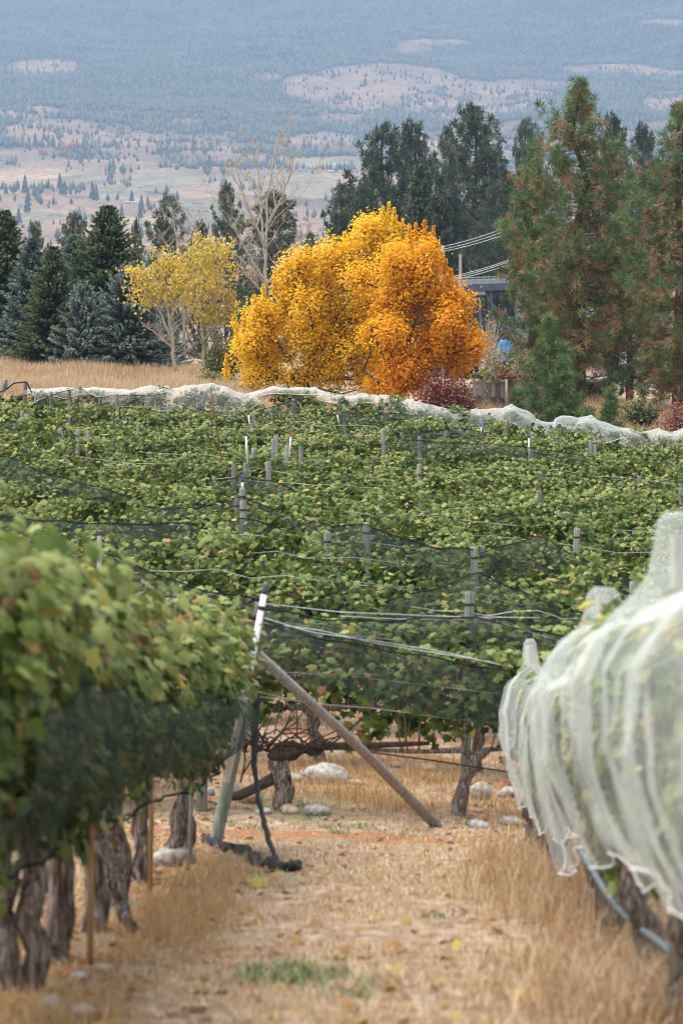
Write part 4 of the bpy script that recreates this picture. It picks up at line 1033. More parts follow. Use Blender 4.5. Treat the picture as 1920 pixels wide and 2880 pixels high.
def spruce(seed, H, R, mat, bare=0.03, name_parts=True):
    """dense spruce: whorls of drooping boughs fringed with short twigs, paler at the tips"""
    r = np.random.default_rng(seed)
    tr = MB(); tr.tube([(0, 0, -.3), (0, 0, H * .4), (r.normal(0, .02 * H * .3), 0, H * .8), (0, 0, H * .985)], [.022 * H, .015 * H, .006 * H, .002 * H], 8, rough=.06, rng=r)
    br = MB(); nd = MB()
    z = H * bare; P = []; Dv = []; L = []; T = []
    while z < H * .985:
        f = z / H
        Rz = R * 1.7 * (1 - f) ** 0.82 * (1.0 - .25 * np.exp(-f / .06)) + .02 * H * (1 - f)
        k = int(7 + 5 * (1 - f)); a0 = r.uniform(0, 6.28)
        for j in range(k):
            a = a0 + j * 6.283 / k + r.normal(0, .18); l = Rz * r.uniform(.68, 1.12)
            up = -.30 + .85 * f + r.normal(0, .08)
            m = max(4, int(l / (.045 * H)) + 3)
            t = np.linspace(0, 1, m)
            rad_ = l * t
            zz = z + l * (up * t + .26 * t * t) + r.normal(0, .004 * H, m)
            q = np.stack([np.cos(a) * rad_, np.sin(a) * rad_, zz], 1)
            br.tube(q[[0, m // 2, m - 1]], [.005 * H * (1 - f) + .004, .003 * H * (1 - f) + .003, .002], 4, cap=False)
            dirv = unit(np.array([np.cos(a), np.sin(a), up * .6])); sidev = np.array([-np.sin(a), np.cos(a), 0])
            nt = int(12 * m)
            u = r.uniform(.12, 1.04, nt)
            c = np.stack([np.interp(u, t, q[:, i]) for i in range(3)], 1)
            sd = r.choice([-1, 1], nt) * r.uniform(.25, 1.0, nt)
            dv = unit(dirv[None] * r.uniform(.5, 1.1, nt)[:, None] + sidev[None] * sd[:, None] + np.array([0, 0, 1])[None] * r.normal(-.12, .28, nt)[:, None])
            ln = (.055 * H * (1 - .45 * f)) * (1.25 - .6 * u) * r.uniform(.7, 1.25, nt)
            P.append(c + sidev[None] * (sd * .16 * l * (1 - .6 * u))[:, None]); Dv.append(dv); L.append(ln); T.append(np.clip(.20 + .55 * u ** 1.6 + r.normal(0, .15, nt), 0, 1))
        z += H * (.044 - .016 * f) * r.uniform(.8, 1.2)
    P, Dv, L, T = map(np.concatenate, (P, Dv, L, T)); n = len(P)
    s1 = unit(np.cross(Dv, rand_unit(r, n))); s2 = np.cross(Dv, s1)
    for sv in (s1, s2):
        w = (L * .16)[:, None]
        V = np.stack([P, P + Dv * (L * .45)[:, None] + sv * w, P + Dv * L[:, None], P + Dv * (L * .45)[:, None] - sv * w], 1)
        F = np.array([(0, 1, 2), (0, 2, 3)])[None] + (np.arange(n) * 4)[:, None, None]
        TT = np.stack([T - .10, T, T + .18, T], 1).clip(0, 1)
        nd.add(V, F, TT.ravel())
    return tr, br, nd

def pine(seed, H, prof, base, dens=1.0, tuft=.30, needles=16, nw=.022, brown=.35, step=.42, per=5, far=False):
    """ponderosa pine: limbs carrying round tufts of long needles; the old inner needles have turned brown"""
    r = np.random.default_rng(seed)
    tr = MB(); px = r.normal(0, .012 * H, 6)
    tz = np.linspace(-.3, H * .985, 8); trx = np.concatenate([[0, 0], px[:5] * np.linspace(.2, 1, 5), [0]])
    tr.tube(np.stack([trx, np.roll(trx, 1) * .5, tz], 1), np.interp(tz, [0, H * .5, H], [.024 * H, .014 * H, .003 * H]), 9, rough=.06, rng=r)
    br = MB(); C = []; Dv = []; T = []
    z = base
    while z < H * .99:
        f = (z - base) / (H - base)
        Rz = np.interp(f, *zip(*prof)); k = max(2, int(r.normal(per, .8)))
        a0 = r.uniform(0, 6.28)
        for j in range(k):
            a = a0 + j * 6.283 / k + r.normal(0, .35); l = max(.12, Rz * (r.uniform(.55, 1.18) if far else r.uniform(.42, 1.30))); zz = z + r.normal(0, step * .25)
            up = np.interp(f, [0, .3, .8, 1], [-.12, .08, .40, .8]) + r.normal(0, .12)
            t = np.linspace(0, 1, 6); cx = np.interp(zz, tz, trx)
            q = np.stack([cx + np.cos(a) * l * t, np.sin(a) * l * t, zz + l * (up * t + .30 * t ** 3 - .12 * np.sin(t * 3.1))], 1) + r.normal(0, .018 * l, (6, 3)) * t[:, None]
            br.tube(q, np.linspace(.010 + .007 * l, .005, 6), 4, cap=False)
            nt = max(3, int(l * 8.5 * dens * r.uniform(.7, 1.2) * (.30 / tuft) ** .8))
            u = 1 - (1 - .25) * r.random(nt) ** 1.4
            c = np.stack([np.interp(u, t, q[:, i]) for i in range(3)], 1)
            lat = rand_unit(r, nt) * (r.random(nt) * (.20 if far else .24) * l * np.sqrt(1.05 - u) + .05)[:, None] * np.array([1, 1, .75])
            c2 = c + lat; ax = np.array([np.cos(a), np.sin(a), .35])
            if not far:
                for ii in range(0, nt, 2): br.tube([c[ii] * .96 + q[0] * .04, c2[ii]], [.008, .004], 3, cap=False)
            C.append(c2); Dv.append(unit(ax[None] * .7 + unit(lat) * .8 + np.array([0, 0, .55]) + r.normal(0, .25, (nt, 3))))
            inner = np.clip(1.15 - u, 0, 1)
            pb = brown * (1.5 - .8 * f) * (.25 + 1.35 * inner)
            b = r.random(nt) < pb
            T.append(np.where(b, r.uniform(.68, 1.0, nt), np.clip(r.normal(.32, .13, nt) + .06 * f, 0, .58)))
        z += step * r.uniform(.75, 1.25) * (1 - .35 * f)
    C, Dv, T = map(np.concatenate, (C, Dv, T)); n = len(C); m = needles
    d = unit(Dv[:, None] * .75 + rand_unit(r, n * m).reshape(n, m, 3)); 
    ln = tuft * r.uniform(.55, 1.1, (n, m)); droop = np.where(T > .66, .35, .0)[:, None]
    tip = C[:, None] + d * ln[..., None]; tip[..., 2] -= droop * ln
    sv = unit(np.cross(d, rand_unit(r, n * m).reshape(n, m, 3))) * nw
    V = np.stack([C[:, None] + d * .02 + sv * .6, C[:, None] + d * (ln * .55)[..., None] + sv - np.array([0, 0, 1]) * (droop * ln * .3)[..., None], tip, C[:, None] + d * (ln * .55)[..., None] - sv - np.array([0, 0, 1]) * (droop * ln * .3)[..., None]], 2).reshape(-1, 3)
    F = np.array([(0, 1, 2), (0, 2, 3)])[None] + (np.arange(n * m) * 4)[:, None, None]
    TT = (T[:, None, None] + r.normal(0, .04, (n, m, 1)) + np.array([-.02, 0, .03, 0])).clip(0, 1)
    nd = MB(); nd.add(V, F, TT.ravel())
    return tr, br, nd

def tree_obj(name, label, cat, loc, parts, mats, group, rotz=0):
    t = thing(name, label, cat, loc, rotz, group)
    tr = parts[0].obj('trunk', mats[0], t)
    parts[1].obj('branches', mats[0], t)['kind'] = 'stuff'
    c = parts[2].obj('crown', mats[1], t); c['kind'] = 'stuff'
    return t

SPR = [ # px, top py, base px Y, half width px, kind, label
    (14, 590, 108, 92, 'g', 'dark green spruce cut by the left edge of the tree line'),
    (92, 668, 104, 70, 'b', 'small blue green spruce, second from the left edge'),
    (152, 690, 101, 72, 'g', 'mid green spruce left of the big dark spruce'),
    (212, 655, 110, 80, 'b', 'silvery blue spruce close behind the left of the big dark spruce'),
    (302, 578, 107, 112, 'g', 'tallest dark green spruce with pointed top on the left'),
    (362, 735, 100, 82, 'b', 'blue spruce right of the tallest spruce, behind the yellow tree'),
    (236, 790, 100, 68, 'b', 'low silvery spruce boughs in front of the tallest spruce'),
    (440, 860, 104, 60, 'b', 'low blue spruce half hidden behind the yellow poplars'),
]
for i, (px, top, Y, hwp, kd, lab) in enumerate(SPR):
    loc = place(px, Y); H = height(top, loc)
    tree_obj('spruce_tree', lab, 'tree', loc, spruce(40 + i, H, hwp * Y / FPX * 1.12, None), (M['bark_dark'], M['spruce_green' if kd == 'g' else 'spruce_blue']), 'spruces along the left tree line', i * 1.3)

PINE_PROF = [(0, .85), (.15, 1.0), (.45, .95), (.62, .78), (.78, .48), (.90, .24), (1, .08)]
def prof_scale(p, R): return [(a, b * R) for a, b in p]
BIGP = [ # px, top, Y, half width px, crown base fraction, brown, label
    (1628, 236, 96, 155, .13, .50, 'tallest ponderosa pine with browning needles at right'),
    (1500, 405, 101, 80, .14, .40, 'shorter green ponderosa pine left of the tallest pine'),
    (1908, 285, 92, 116, .16, .55, 'brown tinged pine with thick trunk cut by the right edge'),
    (1770, 640, 99, 84, .20, .45, 'pine with brown needles between the two tall pines at right'),
]
for i, (px, top, Y, hwp, bf, brn, lab) in enumerate(BIGP):
    loc = place(px, Y); H = height(top, loc)
    parts = pine(140 + i, H, prof_scale(PINE_PROF, hwp * Y / FPX * 1.22), H * bf * .5, 1.15, .36, 26, .0115, brn * .60, .42, 6)
    tree_obj('pine_tree', lab, 'tree', loc, parts, (M['bark_red'], M['pine_needle']), 'large ponderosa pines at right', i * .9)
YOUNG = [(1542, 905, 79.5, 78, .05, .05, 'bushy young pine in front of the shingle fence'), (1580, 1010, 78.5, 60, .03, .03, 'young pine right of the shingle fence, behind the white net'), (1452, 1098, 78.2, 40, .03, .03, 'low young pine before the fence end'), (1716, 1102, 77, 34, .04, .0, 'small pine sapling standing in the dry grass at right'), (1655, 1160, 76.2, 16, .04, 0, 'tiny pine seedling beside the sapling')]
for i, (px, top, Y, hwp, bf, brn, lab) in enumerate(YOUNG):
    loc = place(px, Y); H = max(.5, height(top, loc))
    parts = pine(180 + i, H, [(0, .8 * hwp * Y / FPX), (.25, hwp * Y / FPX), (.6, .62 * hwp * Y / FPX), (1, .12 * hwp * Y / FPX)], H * bf, 1.9, .24, 16, .010, brn, .26 if H > 1.6 else .16, 6)
    tree_obj('young_pine', lab, 'tree', loc, parts, (M['bark_dark'], M['pine_needle']), 'young pines at the edge of the vineyard', i)

# farther conifers: three shapes copied at different sizes
FARP = [(1075, 300, 250, 105, 'broad far pine, left of a pair above the maples'), (1168, 305, 262, 90, 'far pine, right of the pair above the maples'), (1330, 268, 240, 118, 'tallest far pine in the middle of the grove'), (1262, 330, 268, 60, 'slim far pine left of the tallest far pine'),
        (1477, 285, 290, 62, 'lone thin crowned far pine rising behind the grove'), (1722, 285, 280, 70, 'far pine peeping out right of the tallest ponderosa'), (1805, 328, 270, 75, 'far pine near the right edge behind the ponderosas'), (958, 495, 200, 62, 'far pine left of the grove above the yellow maple'),
        (1024, 470, 215, 70, 'far pine in front of the broad pair'), (765, 512, 190, 95, 'wide dark pine behind the bare white tree'), (637, 497, 210, 55, 'narrow far pine left of the bare white tree'), (470, 532, 200, 74, 'bluish far pine behind the yellow poplars'), (98, 595, 180, 40, 'far pine behind the left spruces'), (205, 575, 185, 55, 'far pine left of the tallest spruce'), (383, 600, 230, 26, 'thin sparse far pine right of the tallest spruce'),
        (872, 640, 170, 45, 'low far pine between bare tree and maple'), (1400, 470, 230, 80, 'far pine low in the grove beside the green pine'), (560, 600, 150, 40, 'small dim conifer behind the poplars'), (20, 700, 170, 60, 'dim conifer behind the left edge spruces'), (1560, 560, 180, 80, 'dim conifer behind the ponderosas')]
FP = []
for k in range(4):
    H0 = 16.0
    parts = pine(230 + k, H0, prof_scale([(0, .7), (.2, 1.0), (.45, 1.0), (.62, .86), (.78, .58), (.90, .32), (1, .10)], 3.1), H0 * (.14 + .04 * k), 1.35, .48, 16, .036, .10 + .05 * k, .82, 6, far=True)
    FP.append(tree_obj('far_pine', 'far pine', 'tree', (0, 0, 0), parts, (M['bark_dark'], M['far_pine']), 'hazy pines behind the maples'))
for i, (px, top, Y, hwp, lab) in enumerate(FARP):
    loc = (PX(px, Y), Y, max(-12.0, PZ(1010, Y))); loc = (loc[0], Y, float(G(loc[0], Y)) - .2)
    H = height(top, loc); sc = (hwp * Y / FPX / 2.6, hwp * Y / FPX / 2.6, H * .94 / 16.0)
    p = FP[i % 4]
    if i < 4:
        p.location = loc; p.scale = sc; p['label'] = lab; p.rotation_euler = (0, 0, i)
    else:
        if p.name not in KIDS: KIDS[p.name] = [(c, list(c.children)) for c in p.children]
        dup(p, loc, i * 1.7, lab, 'hazy pines behind the maples', sc)
FIRS = [(1180, 462, 242, 62, 'dark pointed fir just above the orange maple'), (1238, 492, 240, 50, 'dark fir right of the pointed fir above the maple'), (1110, 560, 240, 60, 'dark fir close above the yellow spire of the maple'), (1290, 600, 250, 70, 'dark fir low behind the power lines'), (1365, 600, 255, 60, 'dark fir behind the bridge deck')]
fp0 = None
for i, (px, top, Y, hwp, lab) in enumerate(FIRS):
    loc = place(px, Y, .2); H = height(top, loc)
    sc = (hwp * Y / FPX / 1.7, hwp * Y / FPX / 1.7, H / 12.0)
    if fp0 is None:
        fp0 = tree_obj('fir_tree', lab, 'tree', loc, spruce(290, 12.0, 2.4, None), (M['bark_dark'], M['spruce_green']), 'dark firs behind the maples')
        fp0.scale = sc
    else: dup(fp0, loc, i * 1.1, lab, 'dark firs behind the maples', sc)

def lobed_tree(seed, loc, trunks, lobes, spikes, nleaf, size, flat=.55, branch_r=.03, depth=1.0, tint=(.5, .2), tlim=(0, 1), clump=.22, templ='lo', split=False, grad=0.0, ycen=0):
    """broadleaf tree: limbs to every lobe of the crown, twigs to clumps, leaves in loose layers round the twig ends"""
    r = np.random.default_rng(seed); Y = loc[1]; k = Y / FPX
    br = MB(); lf = MB(); tr = MB()
    base = np.array(loc)
    def W(px, py, dy=0): return np.array([PX(px, Y), Y + dy, PZ(py, Y)]) - base
    forks = []
    for pts in trunks:
        p = np.array([W(a, b, d) for a, b, d, _ in pts]); rr = [q[3] for q in pts]
        tr.tube(p, rr, 8, rough=.05, rng=r); forks.append(p)
    allp = np.concatenate(forks)
    if split:
        L2 = []
        for (cx, cy, ax, ay) in lobes:
            for _ in range(3): L2.append((cx + r.normal(0, ax * .48), cy + r.normal(0, ay * .42), ax * r.uniform(.40, .62), ay * r.uniform(.5, .8)))
        lobes = L2
    tot = sum(a * b for _, _, a, b in lobes)
    for (cx, cy, ax, ay) in lobes:
        A, B = ax * k, ay * k; Dp = (A + B) / 2 * depth
        c = W(cx, cy, r.normal(0, .5 * depth))
        cand = allp[allp[:, 2] < c[2] + .1]
        if len(cand) == 0: cand = allp
        s = cand[np.argmin(np.linalg.norm((cand - c) * np.array([1, 1, .6]), axis=1))]
        mid = (s + c) / 2 + np.array([0, 0, -.10]) + r.normal(0, .1, 3)
        br.tube([s, mid, c], [branch_r * 1.3, branch_r, branch_r * .6], 5, cap=False)
        n = int(nleaf * ax * ay / tot); nc = max(6, n // 42)
        d = rand_unit(r, nc); d[:, 2] = np.abs(d[:, 2]) * np.where(r.random(nc) < .72, 1, -1)
        q = c + d * (r.random(nc)[:, None] ** .40) * np.array([A, Dp, B])
        for j in range(nc):
            if r.random() < .75:
                m2 = (c + q[j]) / 2 + r.normal(0, .08, 3) - np.array([0, 0, .06])
                br.tube([c * .8 + s * .2 if r.random() < .5 else c, m2, q[j]], [branch_r * .5, branch_r * .35, branch_r * .12], 3, cap=False)
        j = r.integers(0, nc, n)
        P = q[j] + r.normal(0, 1, (n, 3)) * np.array([clump * .8, clump * .8, clump])
        out = unit((P - c) / np.array([A, Dp, B]))
        N = out * .55 + np.array([0, 0, .75]) + r.normal(0, .35, (n, 3))
        ct = r.normal(0, tint[1] * .6, nc) + grad * (ycen - cy) / 200 + (.38 * min(1, max(0, (1150 - cx) / 110)) if grad else 0)
        add_leaves(lf, P, N, size * r.uniform(.65, 1.2, n), np.clip(r.normal(tint[0], tint[1], n) + ct[j], *tlim), templ, r, tip=np.array([0, 0, -.5]), tipj=1.0)
    for (cx, cy, ax, ay) in spikes:
        b = W(cx, cy + ay, r.normal(0, .3)); e = W(cx, cy - ay, 0); e[1] = b[1]
        br.tube([b, (b + e) / 2 + r.normal(0, .02, 3), e], [branch_r * .5, branch_r * .3, .004], 4, cap=False)
        n = int(ay * 5.0 * (ax / 10)); u = r.random(n)
        P = b + (e - b) * u[:, None] + r.normal(0, 1, (n, 3)) * np.array([ax * k, ax * k, .06]) * .55 * (1.15 - u[:, None])
        add_leaves(lf, P, rand_unit(r, n) + np.array([0, -.3, .5]), size * r.uniform(.8, 1.2, n), np.clip(r.normal(tint[0] + .1, tint[1], n), *tlim), templ, r)
    return tr, br, lf

def dd(L): return [tuple(v * D for v in q) for q in L]
locY = place(870, 84)
lobesY = dd([(690, 660, 66, 62), (640, 700, 62, 50), (600, 760, 68, 46), (575, 815, 62, 42), (590, 862, 56, 28), (650, 790, 80, 60), (640, 850, 95, 42), (730, 740, 84, 70), (745, 800, 90, 64), (770, 690, 70, 64), (790, 620, 66, 62), (760, 858, 100, 38), (835, 580, 60, 54), (870, 560, 52, 46), (905, 560, 48, 40), (930, 590, 50, 44), (830, 660, 70, 60), (730, 620, 40, 34), (820, 710, 70, 60), (835, 770, 60, 56), (835, 830, 66, 50), (850, 880, 66, 30), (845, 640, 50, 46), (800, 760, 60, 60)])
spY = dd([(893, 503, 7, 30), (832, 535, 11, 30), (800, 560, 11, 24), (725, 585, 12, 20), (874, 525, 10, 25), (650, 630, 11, 18), (690, 612, 11, 20), (915, 535, 9, 26), (540, 740, 10, 16), (770, 585, 9, 20)])
OUT_Y = [(520, 840), (545, 770), (560, 740), (585, 705), (605, 680), (630, 650), (660, 625), (690, 600), (705, 590), (745, 575), (765, 570), (790, 560), (815, 535), (832, 520), (845, 535), (860, 516), (880, 500), (893, 492), (905, 506), (925, 530), (940, 540), (575, 760), (615, 720), (650, 690), (700, 650), (740, 630), (780, 610)]
spY += [(x * D, y * D, 11, 34) for x, y in OUT_Y]
parts = lobed_tree(401, locY, [[(860, 1150, 0, .10), (862, 1080, 0, .09), (868, 1000, 0, .07), (880, 880, 0, .05)], [(862, 1085, 0, .06), (810, 1010, .3, .05), (760, 930, .4, .035)], [(866, 1060, 0, .06), (900, 960, -.3, .045), (985, 840, .2, .03)], [(840, 1150, .4, .06), (800, 1060, .5, .05), (720, 1010, .3, .03)], [(870, 1000, 0, .05), (930, 780, .4, .035), (1060, 700, .5, .02)]],
                   lobesY, spY, 46000, .086, tint=(.66, .17), depth=1.0, split=True)
tree_obj('maple_tree', 'bright yellow maple on the left of the maple pair', 'tree', locY, parts, (M['bark_dark'], M['maple_yellow']), 'autumn maples')
OUT_O = [(940, 552), (955, 536), (975, 530), (995, 545), (1005, 580), (1015, 600), (1024, 620), (1034, 645), (1046, 670), (1056, 700), (1066, 730), (1088, 760), (1100, 785), (960, 620), (1000, 630), (1095, 810), (1080, 820), (1040, 690)]
locO = place(1128, 81)
lobesO = dd([(945, 645, 62, 56), (970, 605, 50, 48), (982, 655, 46, 48), (905, 690, 56, 52), (960, 710, 90, 62), (1014, 715, 46, 44), (885, 750, 56, 50), (930, 780, 90, 56), (1010, 780, 80, 48), (1060, 785, 46, 34), (925, 850, 96, 42), (1000, 835, 70, 40), (930, 890, 80, 26), (1085, 790, 28, 18)])
spO = dd([(1002, 575, 10, 24), (985, 560, 10, 24), (960, 580, 10, 22), (1030, 640, 9, 20), (1060, 715, 9, 16), (1100, 785, 10, 14), (1050, 690, 9, 14)])
spO += [(x * D, y * D, 11, 32) for x, y in OUT_O]
parts = lobed_tree(402, locO, [[(1128, 1165, 0, .10), (1122, 1100, 0, .09), (1118, 1010, 0, .07), (1112, 900, 0, .05), (1120, 790, .1, .03)], [(1124, 1110, 0, .06), (1085, 1020, -.2, .05), (1040, 920, -.3, .03)], [(1124, 1100, 0, .06), (1180, 1000, .3, .05), (1240, 930, .4, .03)], [(1120, 1040, 0, .05), (1160, 920, -.4, .04), (1200, 820, -.4, .025)], [(1130, 1160, .2, .06), (1070, 1080, .3, .04), (1020, 1040, .3, .03)]],
                   lobesO, spO, 38000, .086, tint=(.56, .16), depth=1.0, split=True, grad=.25, ycen=930)
tree_obj('maple_tree', 'orange maple on the right of the maple pair', 'tree', locO, parts, (M['bark_dark'], M['maple_orange']), 'autumn maples')

# bare and thinly leaved trees
def bare_tree(seed, loc, leads, r0, twigs, leaf=None, spread=.55, wl=1.0):
    r = np.random.default_rng(seed); Y = loc[1]; base = np.array(loc)
    def W(px, py, dy=0): return np.array([PX(px, Y), Y + dy, PZ(py, Y)]) - base
    tr = MB(); br = MB(); tips = []
    for li, pts in enumerate(leads):
        p = np.array([W(*q) for q in pts]); n = 26
        s = np.linspace(0, 1, len(p)); t = np.linspace(0, 1, n)
        q = np.stack([np.interp(t, s, p[:, j]) for j in range(3)], 1) + r.normal(0, .018, (n, 3)) * np.array([1, 1, .2])
        rr = r0 * (1 if li == 0 else .62) * (1 - t) ** .8 + .006
        (tr if li == 0 else br).tube(q, rr, 7, rough=.05, rng=r)
        Ltot = np.linalg.norm(p[-1] - p[0])
        for k in range(twigs):
            u = .08 + .92 * (k + r.random()) / twigs
            if u > 1: continue
            o = np.array([np.interp(u, t, q[:, j]) for j in range(3)])
            a = r.uniform(0, 6.28); l = Ltot * wl * (.34 * (1 - u) + .10) * r.uniform(.5, 1.1)
            d = unit(np.array([np.cos(a) * spread * 1.3, np.sin(a) * spread, 1.0 - .3 * (1 - u)]))
            m = 5; tt = np.linspace(0, 1, m)
            b = o + d * l * tt[:, None] + np.array([np.cos(a), np.sin(a), 0]) * (.12 * l * tt ** 2)[:, None] + r.normal(0, .03 * l, (m, 3)) * tt[:, None]
            br.tube(b, np.linspace(max(.012, r0 * .34 * (1 - u) + .004), .004, m), 4, cap=False)
            tips.append(b[-1])
            for _ in range(6):
                v = r.uniform(.25, 1); o2 = np.array([np.interp(v, tt, b[:, j]) for j in range(3)])
                d2 = unit(d + r.normal(0, .55, 3) + np.array([0, 0, .15])); l2 = l * r.uniform(.18, .42)
                e = o2 + d2 * l2
                br.tube([o2, o2 + d2 * l2 * .5 + r.normal(0, .02, 3), e], [.009, .006, .0035], 3, cap=False); tips.append(e)
                for _ in range(3):
                    e3 = e * r.uniform(.5, 1) + o2 * 0; w = r.uniform(.4, 1); o3 = o2 + d2 * l2 * w
                    e4 = o3 + unit(d2 + r.normal(0, .7, 3)) * l2 * .5; br.tube([o3, e4], [.006, .003], 3, cap=False); tips.append(e4)
    return tr, br, np.array(tips)

loc = place(748, 96)
tr, br, tips = bare_tree(501, loc, [[(742, 1060), (745, 900), (748, 720), (752, 560), (775, 420), (795, 352)], [(748, 760, 0), (735, 620, .5), (725, 500, .6), (722, 400, .6)], [(747, 700, 0), (700, 590, -.4), (672, 500, -.5), (668, 430, -.5)], [(748, 640, 0), (790, 560, .3), (822, 470, .4), (820, 400, .4)], [(746, 790, 0), (690, 700, .3), (640, 610, .3)], [(747, 800, 0), (820, 720, -.3), (868, 640, -.3)], [(746, 830, 0), (690, 770, -.6), (650, 720, -.8)]], .078, 15)
t = thing('bare_tree', 'tall leafless pale barked tree rising left of the yellow maple', 'tree', loc); tr.obj('trunk', M['bark_pale'], t); br.obj('branches', M['bark_pale'], t)['kind'] = 'stuff'
lf = MB(); r = np.random.default_rng(5); kk = r.choice(len(tips), 60); add_leaves(lf, tips[kk], rand_unit(r, 60), .11, r.uniform(.2, .8, 60), 'min', r); o = lf.obj('last_leaves', M['maple_orange'], t); o['kind'] = 'stuff'
loc = place(520, 108)
tr, br, tips = bare_tree(502, loc, [[(520, 1010), (515, 860), (505, 720), (490, 640), (482, 590)], [(514, 850, 0), (540, 720, .3), (545, 640, .3), (548, 600, .3)], [(512, 800, 0), (470, 700, .3), (450, 650, .3)], [(512, 780, 0), (575, 700, .3), (590, 655, .3)]], .07, 14)
t = thing('bare_tree', 'smaller leafless pale tree behind the yellow poplars', 'tree', loc); tr.obj('trunk', M['bark_pale'], t); br.obj('branches', M['bark_pale'], t)['kind'] = 'stuff'

def poplar(seed, px, Y, leads, lobes, nleaf, label):
    loc = place(px, Y)
    tr, br, tips = bare_tree(seed, loc, leads, .070, 17, spread=.7)
    r = np.random.default_rng(seed + 3); lf = MB(); k = Y / FPX
    zmin = PZ(max(l[1] + l[3] for l in lobes), Y) - loc[2]
    good = tips[tips[:, 2] > zmin]
    n = nleaf; j = r.integers(0, len(good), n // 2); P = good[j] + r.normal(0, .10, (n // 2, 3))
    Q = []
    tot = sum(a * b for _, _, a, b in lobes)
    for (cx, cy, ax, ay) in lobes:
        m = int(n / 2 * ax * ay / tot); nc = max(4, m // 26); c = np.array([PX(cx, Y), Y, PZ(cy, Y)]) - np.array(loc)
        q = c + rand_unit(r, nc) * (r.random(nc)[:, None] ** .45) * np.array([ax * k, (ax + ay) * .5 * k, ay * k])
        for e in q: br.tube([c, (c + e) / 2 - np.array([0, 0, .08]), e], [.012, .008, .004], 3, cap=False)
        Q.append(q[r.integers(0, nc, m)] + r.normal(0, .24, (m, 3)))
    P = np.concatenate([P] + Q); n = len(P)
    add_leaves(lf, P, rand_unit(r, n) + np.array([0, -.2, .4]), .105 * r.uniform(.6, 1.2, n), np.clip(r.normal(.55, .22, n), 0, 1), 'lo', r)
    t = thing('poplar_tree', label, 'tree', loc, 0, 'thin yellow poplars')
    tr.obj('trunk', M['bark_pale'], t); br.obj('branches', M['bark_pale'], t)['kind'] = 'stuff'; c = lf.obj('crown', M['poplar_leaf'], t); c['kind'] = 'stuff'
poplar(520, 487, 90, [[(495, 1045), (485, 960), (475, 880), (462, 790), (455, 720)], [(486, 960, 0), (440, 860, .2), (400, 800, .3), (375, 770, .3)], [(480, 900, 0), (520, 800, .2), (530, 720, .2)], [(488, 980, 0), (430, 930, -.3), (400, 915, -.3)]], dd([(345, 640, 48, 30), (380, 600, 40, 30), (330, 680, 30, 22), (420, 640, 40, 30), (385, 670, 40, 26), (300, 668, 16, 14)]), 1700, 'yellow leaved poplar with leaning pale trunk, left of the pair')
poplar(530, 575, 92, [[(578, 1035), (572, 960), (565, 880), (558, 800), (560, 720), (575, 680)], [(570, 940, 0), (610, 840, .2), (625, 740, .3), (620, 700, .3)], [(566, 880, 0), (520, 800, .2), (500, 740, .3)], [(572, 960, 0), (620, 900, -.2), (650, 830, -.3)], [(600, 1040, .4), (598, 960, .4), (590, 860, .4)]], dd([(470, 600, 48, 44), (500, 580, 32, 30), (450, 650, 56, 36), (500, 660, 44, 36), (480, 710, 50, 30), (530, 700, 26, 24), (520, 620, 26, 28)]), 2500, 'yellow leaved poplar with upright trunks, right of the pair')

# shrubs
def shrub(name, label, px, Y, w, h, mat, n, size, tint=(.5, .22), stems=26, group=None, templ='lo', stem_mat='cane', base_h=0.0):
    loc = place(px, Y, .05); r = np.random.default_rng(int(px * 3 + Y)); k = Y / FPX
    A, H = w * k, h * k
    t = thing(name, label, 'bush', loc, 0, group)
    st = MB(); tip = []
    for _ in range(stems):
        a = r.uniform(0, 6.28); rr = r.random() ** .6 * A; hh = H * r.uniform(.55, 1.0) * (1 - .35 * (rr / A) ** 2)
        e = np.array([np.cos(a) * rr, np.sin(a) * rr * .7, hh])
        st.tube([(np.cos(a) * rr * .2, np.sin(a) * rr * .15, 0), e * np.array([.55, .55, .55]) + r.normal(0, .04, 3), e], [.014, .010, .005], 4, cap=False); tip.append(e)
        for _ in range(4):
            e2 = e * r.uniform(.55, 1.0) + r.normal(0, .14 * H, 3); e2[2] = max(.05, e2[2]); st.tube([e * .6, e2], [.007, .003], 3, cap=False); tip.append(e2)
    st.obj('stems', M[stem_mat], t)
    tip = np.array(tip); nc = len(tip); j = r.integers(0, nc, n)
    P = tip[j] * r.uniform(.75, 1.05, (n, 1)) + r.normal(0, .09 * max(.6, H), (n, 3)); P[:, 2] = np.maximum(P[:, 2], base_h * H + .03)
    lf = MB(); ct = r.normal(0, .12, nc)
    add_leaves(lf, P, rand_unit(r, n) * .7 + np.array([0, -.25, .6]), size * r.uniform(.6, 1.2, n), np.clip(r.normal(tint[0], tint[1], n) + ct[j], 0, 1), templ, r)
    c = lf.obj('foliage', M[mat], t); c['kind'] = 'stuff'
    return t
shrub('bush', 'yellow green bush between the poplars and the yellow maple', 625, 92, 55, 130, 'bush_green', 1900, .10, (.5, .25), group=None)
shrub('bush', 'low yellowing bush in front of the green bush', 600, 88, 50, 50, 'bush_green', 700, .09, (.7, .2))
shrub('red_bush', 'dusky red bush right of the orange maple', 1240, 79.5, 62, 175, 'bush_red', 2100, .085, (.35, .25), 40)
shrub('red_bush', 'brownish red bush touching the end of the shingle fence', 1298, 80.5, 36, 140, 'bush_red', 1100, .08, (.6, .25), 34)
shrub('bush', 'mixed green bush behind the shingle fence', 1400, 90, 75, 150, 'bush_green', 2300, .10, (.45, .3))
shrub('bush', 'pale green bush behind the fence near the young pine', 1475, 92, 60, 150, 'bush_green', 1500, .10, (.35, .3))
shrub('crimson_bush', 'small crimson leaved shrub behind the fence', 1432, 87, 24, 175, 'bush_red', 330, .10, (.05, .08), 10, base_h=.62)
